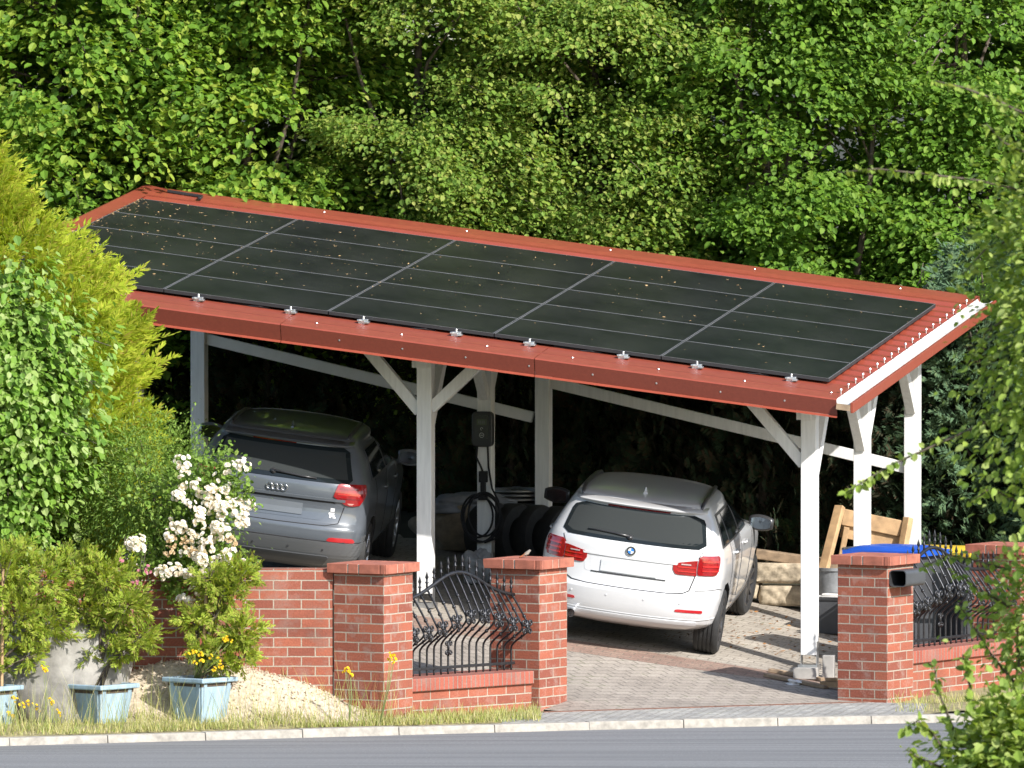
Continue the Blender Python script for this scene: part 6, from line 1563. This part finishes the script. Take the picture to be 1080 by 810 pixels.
def vg(r):
    X = r.uniform(-6.2, .28); y0 = kerb_y(X) + .05; y1 = min(fence_y(X), -3.1) - .05
    if X > -1.3: y1 = min(y1, lerp(-4.4, -3.1, (X + 1.3) / 1.6) - .02)
    Y = y0 + (y1 - y0) * r.random() ** 1.2
    if heap(X, Y) > .09 and r.random() > .06: return None
    if .5 + .5 * math.sin(X * 5.3 + 1) * math.sin(Y * 7.1) < r.random() * .9: return None
    return (X, Y, .01 + max(0, heap(X, Y)))
grass_patch('dry_grass', 12000, vg, .025, .11, L_GRASS, 130)
def vg2(r):
    X = r.uniform(3.75, 6.2); Y = kerb_y(X) + .06 + r.random() ** 1.6 * 1.5; 
    if Y > fence_y(X) - .12 or (X < 4.6 and Y < -2.25 and r.random() > .1): return None
    return (X, Y, .02)
grass_patch('verge_grass', 3000, vg2, .05, .13, L_GRASS, 131)
def vg3(r):
    X = r.uniform(-6.0, -1.1); y0 = kerb_y(X) + .1; Y = y0 + r.random() * 1.0
    return (X, Y, .01) if Y < fence_y(X) - .1 else None
grass_patch('tall_dry_stalks', 900, vg3, .26, .50, L_GRASS, 132, .05)

# leafy bushes this side of the road, near the camera and a little out of focus -------------------
Yn = -27.0
def bankz(X, Y): t = (Y - (kerb_y(X) - 5.68)) / (-125 - (kerb_y(X) - 5.68)); return -0.06 + min(1.0, t * 3.2) * 1.15 + 3.2 * sm((t - .55) / .3)
def nearbush(name, C, Rr, ncl, per, lsz, mat, label, seed, sprigs, pad, slim=False):
    base = Vector((C.x + .1, C.y, bankz(C.x, C.y) - .05)); t = thing(name, base, label, 'bush'); r = np.random.default_rng(seed); Cl = C - base
    mb = limbs(MB(), (0, 0, 0), Cl, Rr, 9, .05, seed, .7)
    pos, out, cc = crown_points(ncl, per, Cl, Rr, r, (.45, 1.0), pad, -.95, 0, .22); P = [pos]; O = [out]
    for pts in sprigs:                                       # long shoots that reach out of the bush
        Q = [at(u, v, C.y + dy) - base for u, v, dy in pts]; mb.tube(Q, [lerp(.012, .004, i / (len(Q) - 1)) for i in range(len(Q))], 6)
        k = 16 * (len(Q) - 1); 
        for j in range(k):
            tt = (j + r.random()) / k * (len(Q) - 1.001); i = int(tt); p = Q[i].lerp(Q[i + 1], tt - i); P.append(np.array([tuple(p)]) + r.normal(size=(1, 3)) * .012); d = r.normal(size=3); d[2] -= .4; O.append((d / np.linalg.norm(d))[None])
    mb.build('trunk', M['bark'], t, smooth=True); P = np.concatenate(P); O = np.concatenate(O)
    x, y = leaf_axes(len(P), O, .25, .7, .8, r); scatter('crown', mat, SLIM_V if slim else LEAF_V, SLIM_F if slim else LEAF_F, P, x, y, lsz * r.uniform(.6, 1.3, len(P)), t)
    return t
nearbush('privet_bush', at(1134, 320, Yn), (.62, .6, 1.75), 360, 32, .068, L_WILLOW, 'tall blurred leafy bush rising along the right edge nearest the viewer', 141,
         [[(1075, 200, 0), (1030, 190, 0), (980, 184, -.1), (925, 178, -.1), (884, 182, -.1)], [(1080, 120, 0), (1050, 105, 0), (1015, 92, 0), (985, 85, 0)], [(1070, 430, 0), (1030, 450, 0), (985, 470, 0), (945, 488, 0), (915, 505, 0), (892, 520, 0)], [(1075, 250, 0), (1040, 262, 0), (1015, 290, 0)], [(1070, 330, 0), (1040, 350, 0), (1020, 385, 0)], [(1075, 530, 0), (1045, 515, 0), (1022, 530, 0)], [(1080, 160, 0), (1058, 150, 0), (1040, 130, 0)]], (.16, .16, .14))
nearbush('privet_bush', at(1104, 650, Yn + 1), (.38, .4, .52), 110, 22, .062, L_WILLOW, 'blurred bush with dark stems in front of the right fence', 142,
         [[(1060, 600, 0), (1025, 590, 0), (1000, 585, 0), (970, 600, 0)], [(1065, 640, 0), (1030, 620, 0), (1005, 600, 0)], [(1070, 720, 0), (1045, 690, 0), (1020, 650, 0), (1010, 635, 0)]], (.13, .13, .12))
nearbush('willow_bush', at(1086, 812, Yn + .5), (.56, .5, .42), 230, 30, .085, L_WILLOW, 'blurred willowy bush in the bottom right corner over the road', 143,
         [[(1000, 800, 0), (985, 775, 0), (968, 760, 0), (955, 768, 0)], [(1010, 780, 0), (990, 730, 0), (985, 700, 0)], [(1030, 760, 0), (1020, 710, 0), (1015, 690, 0)], [(995, 810, 0), (970, 800, 0), (955, 790, 0)]], (.15, .13, .15))
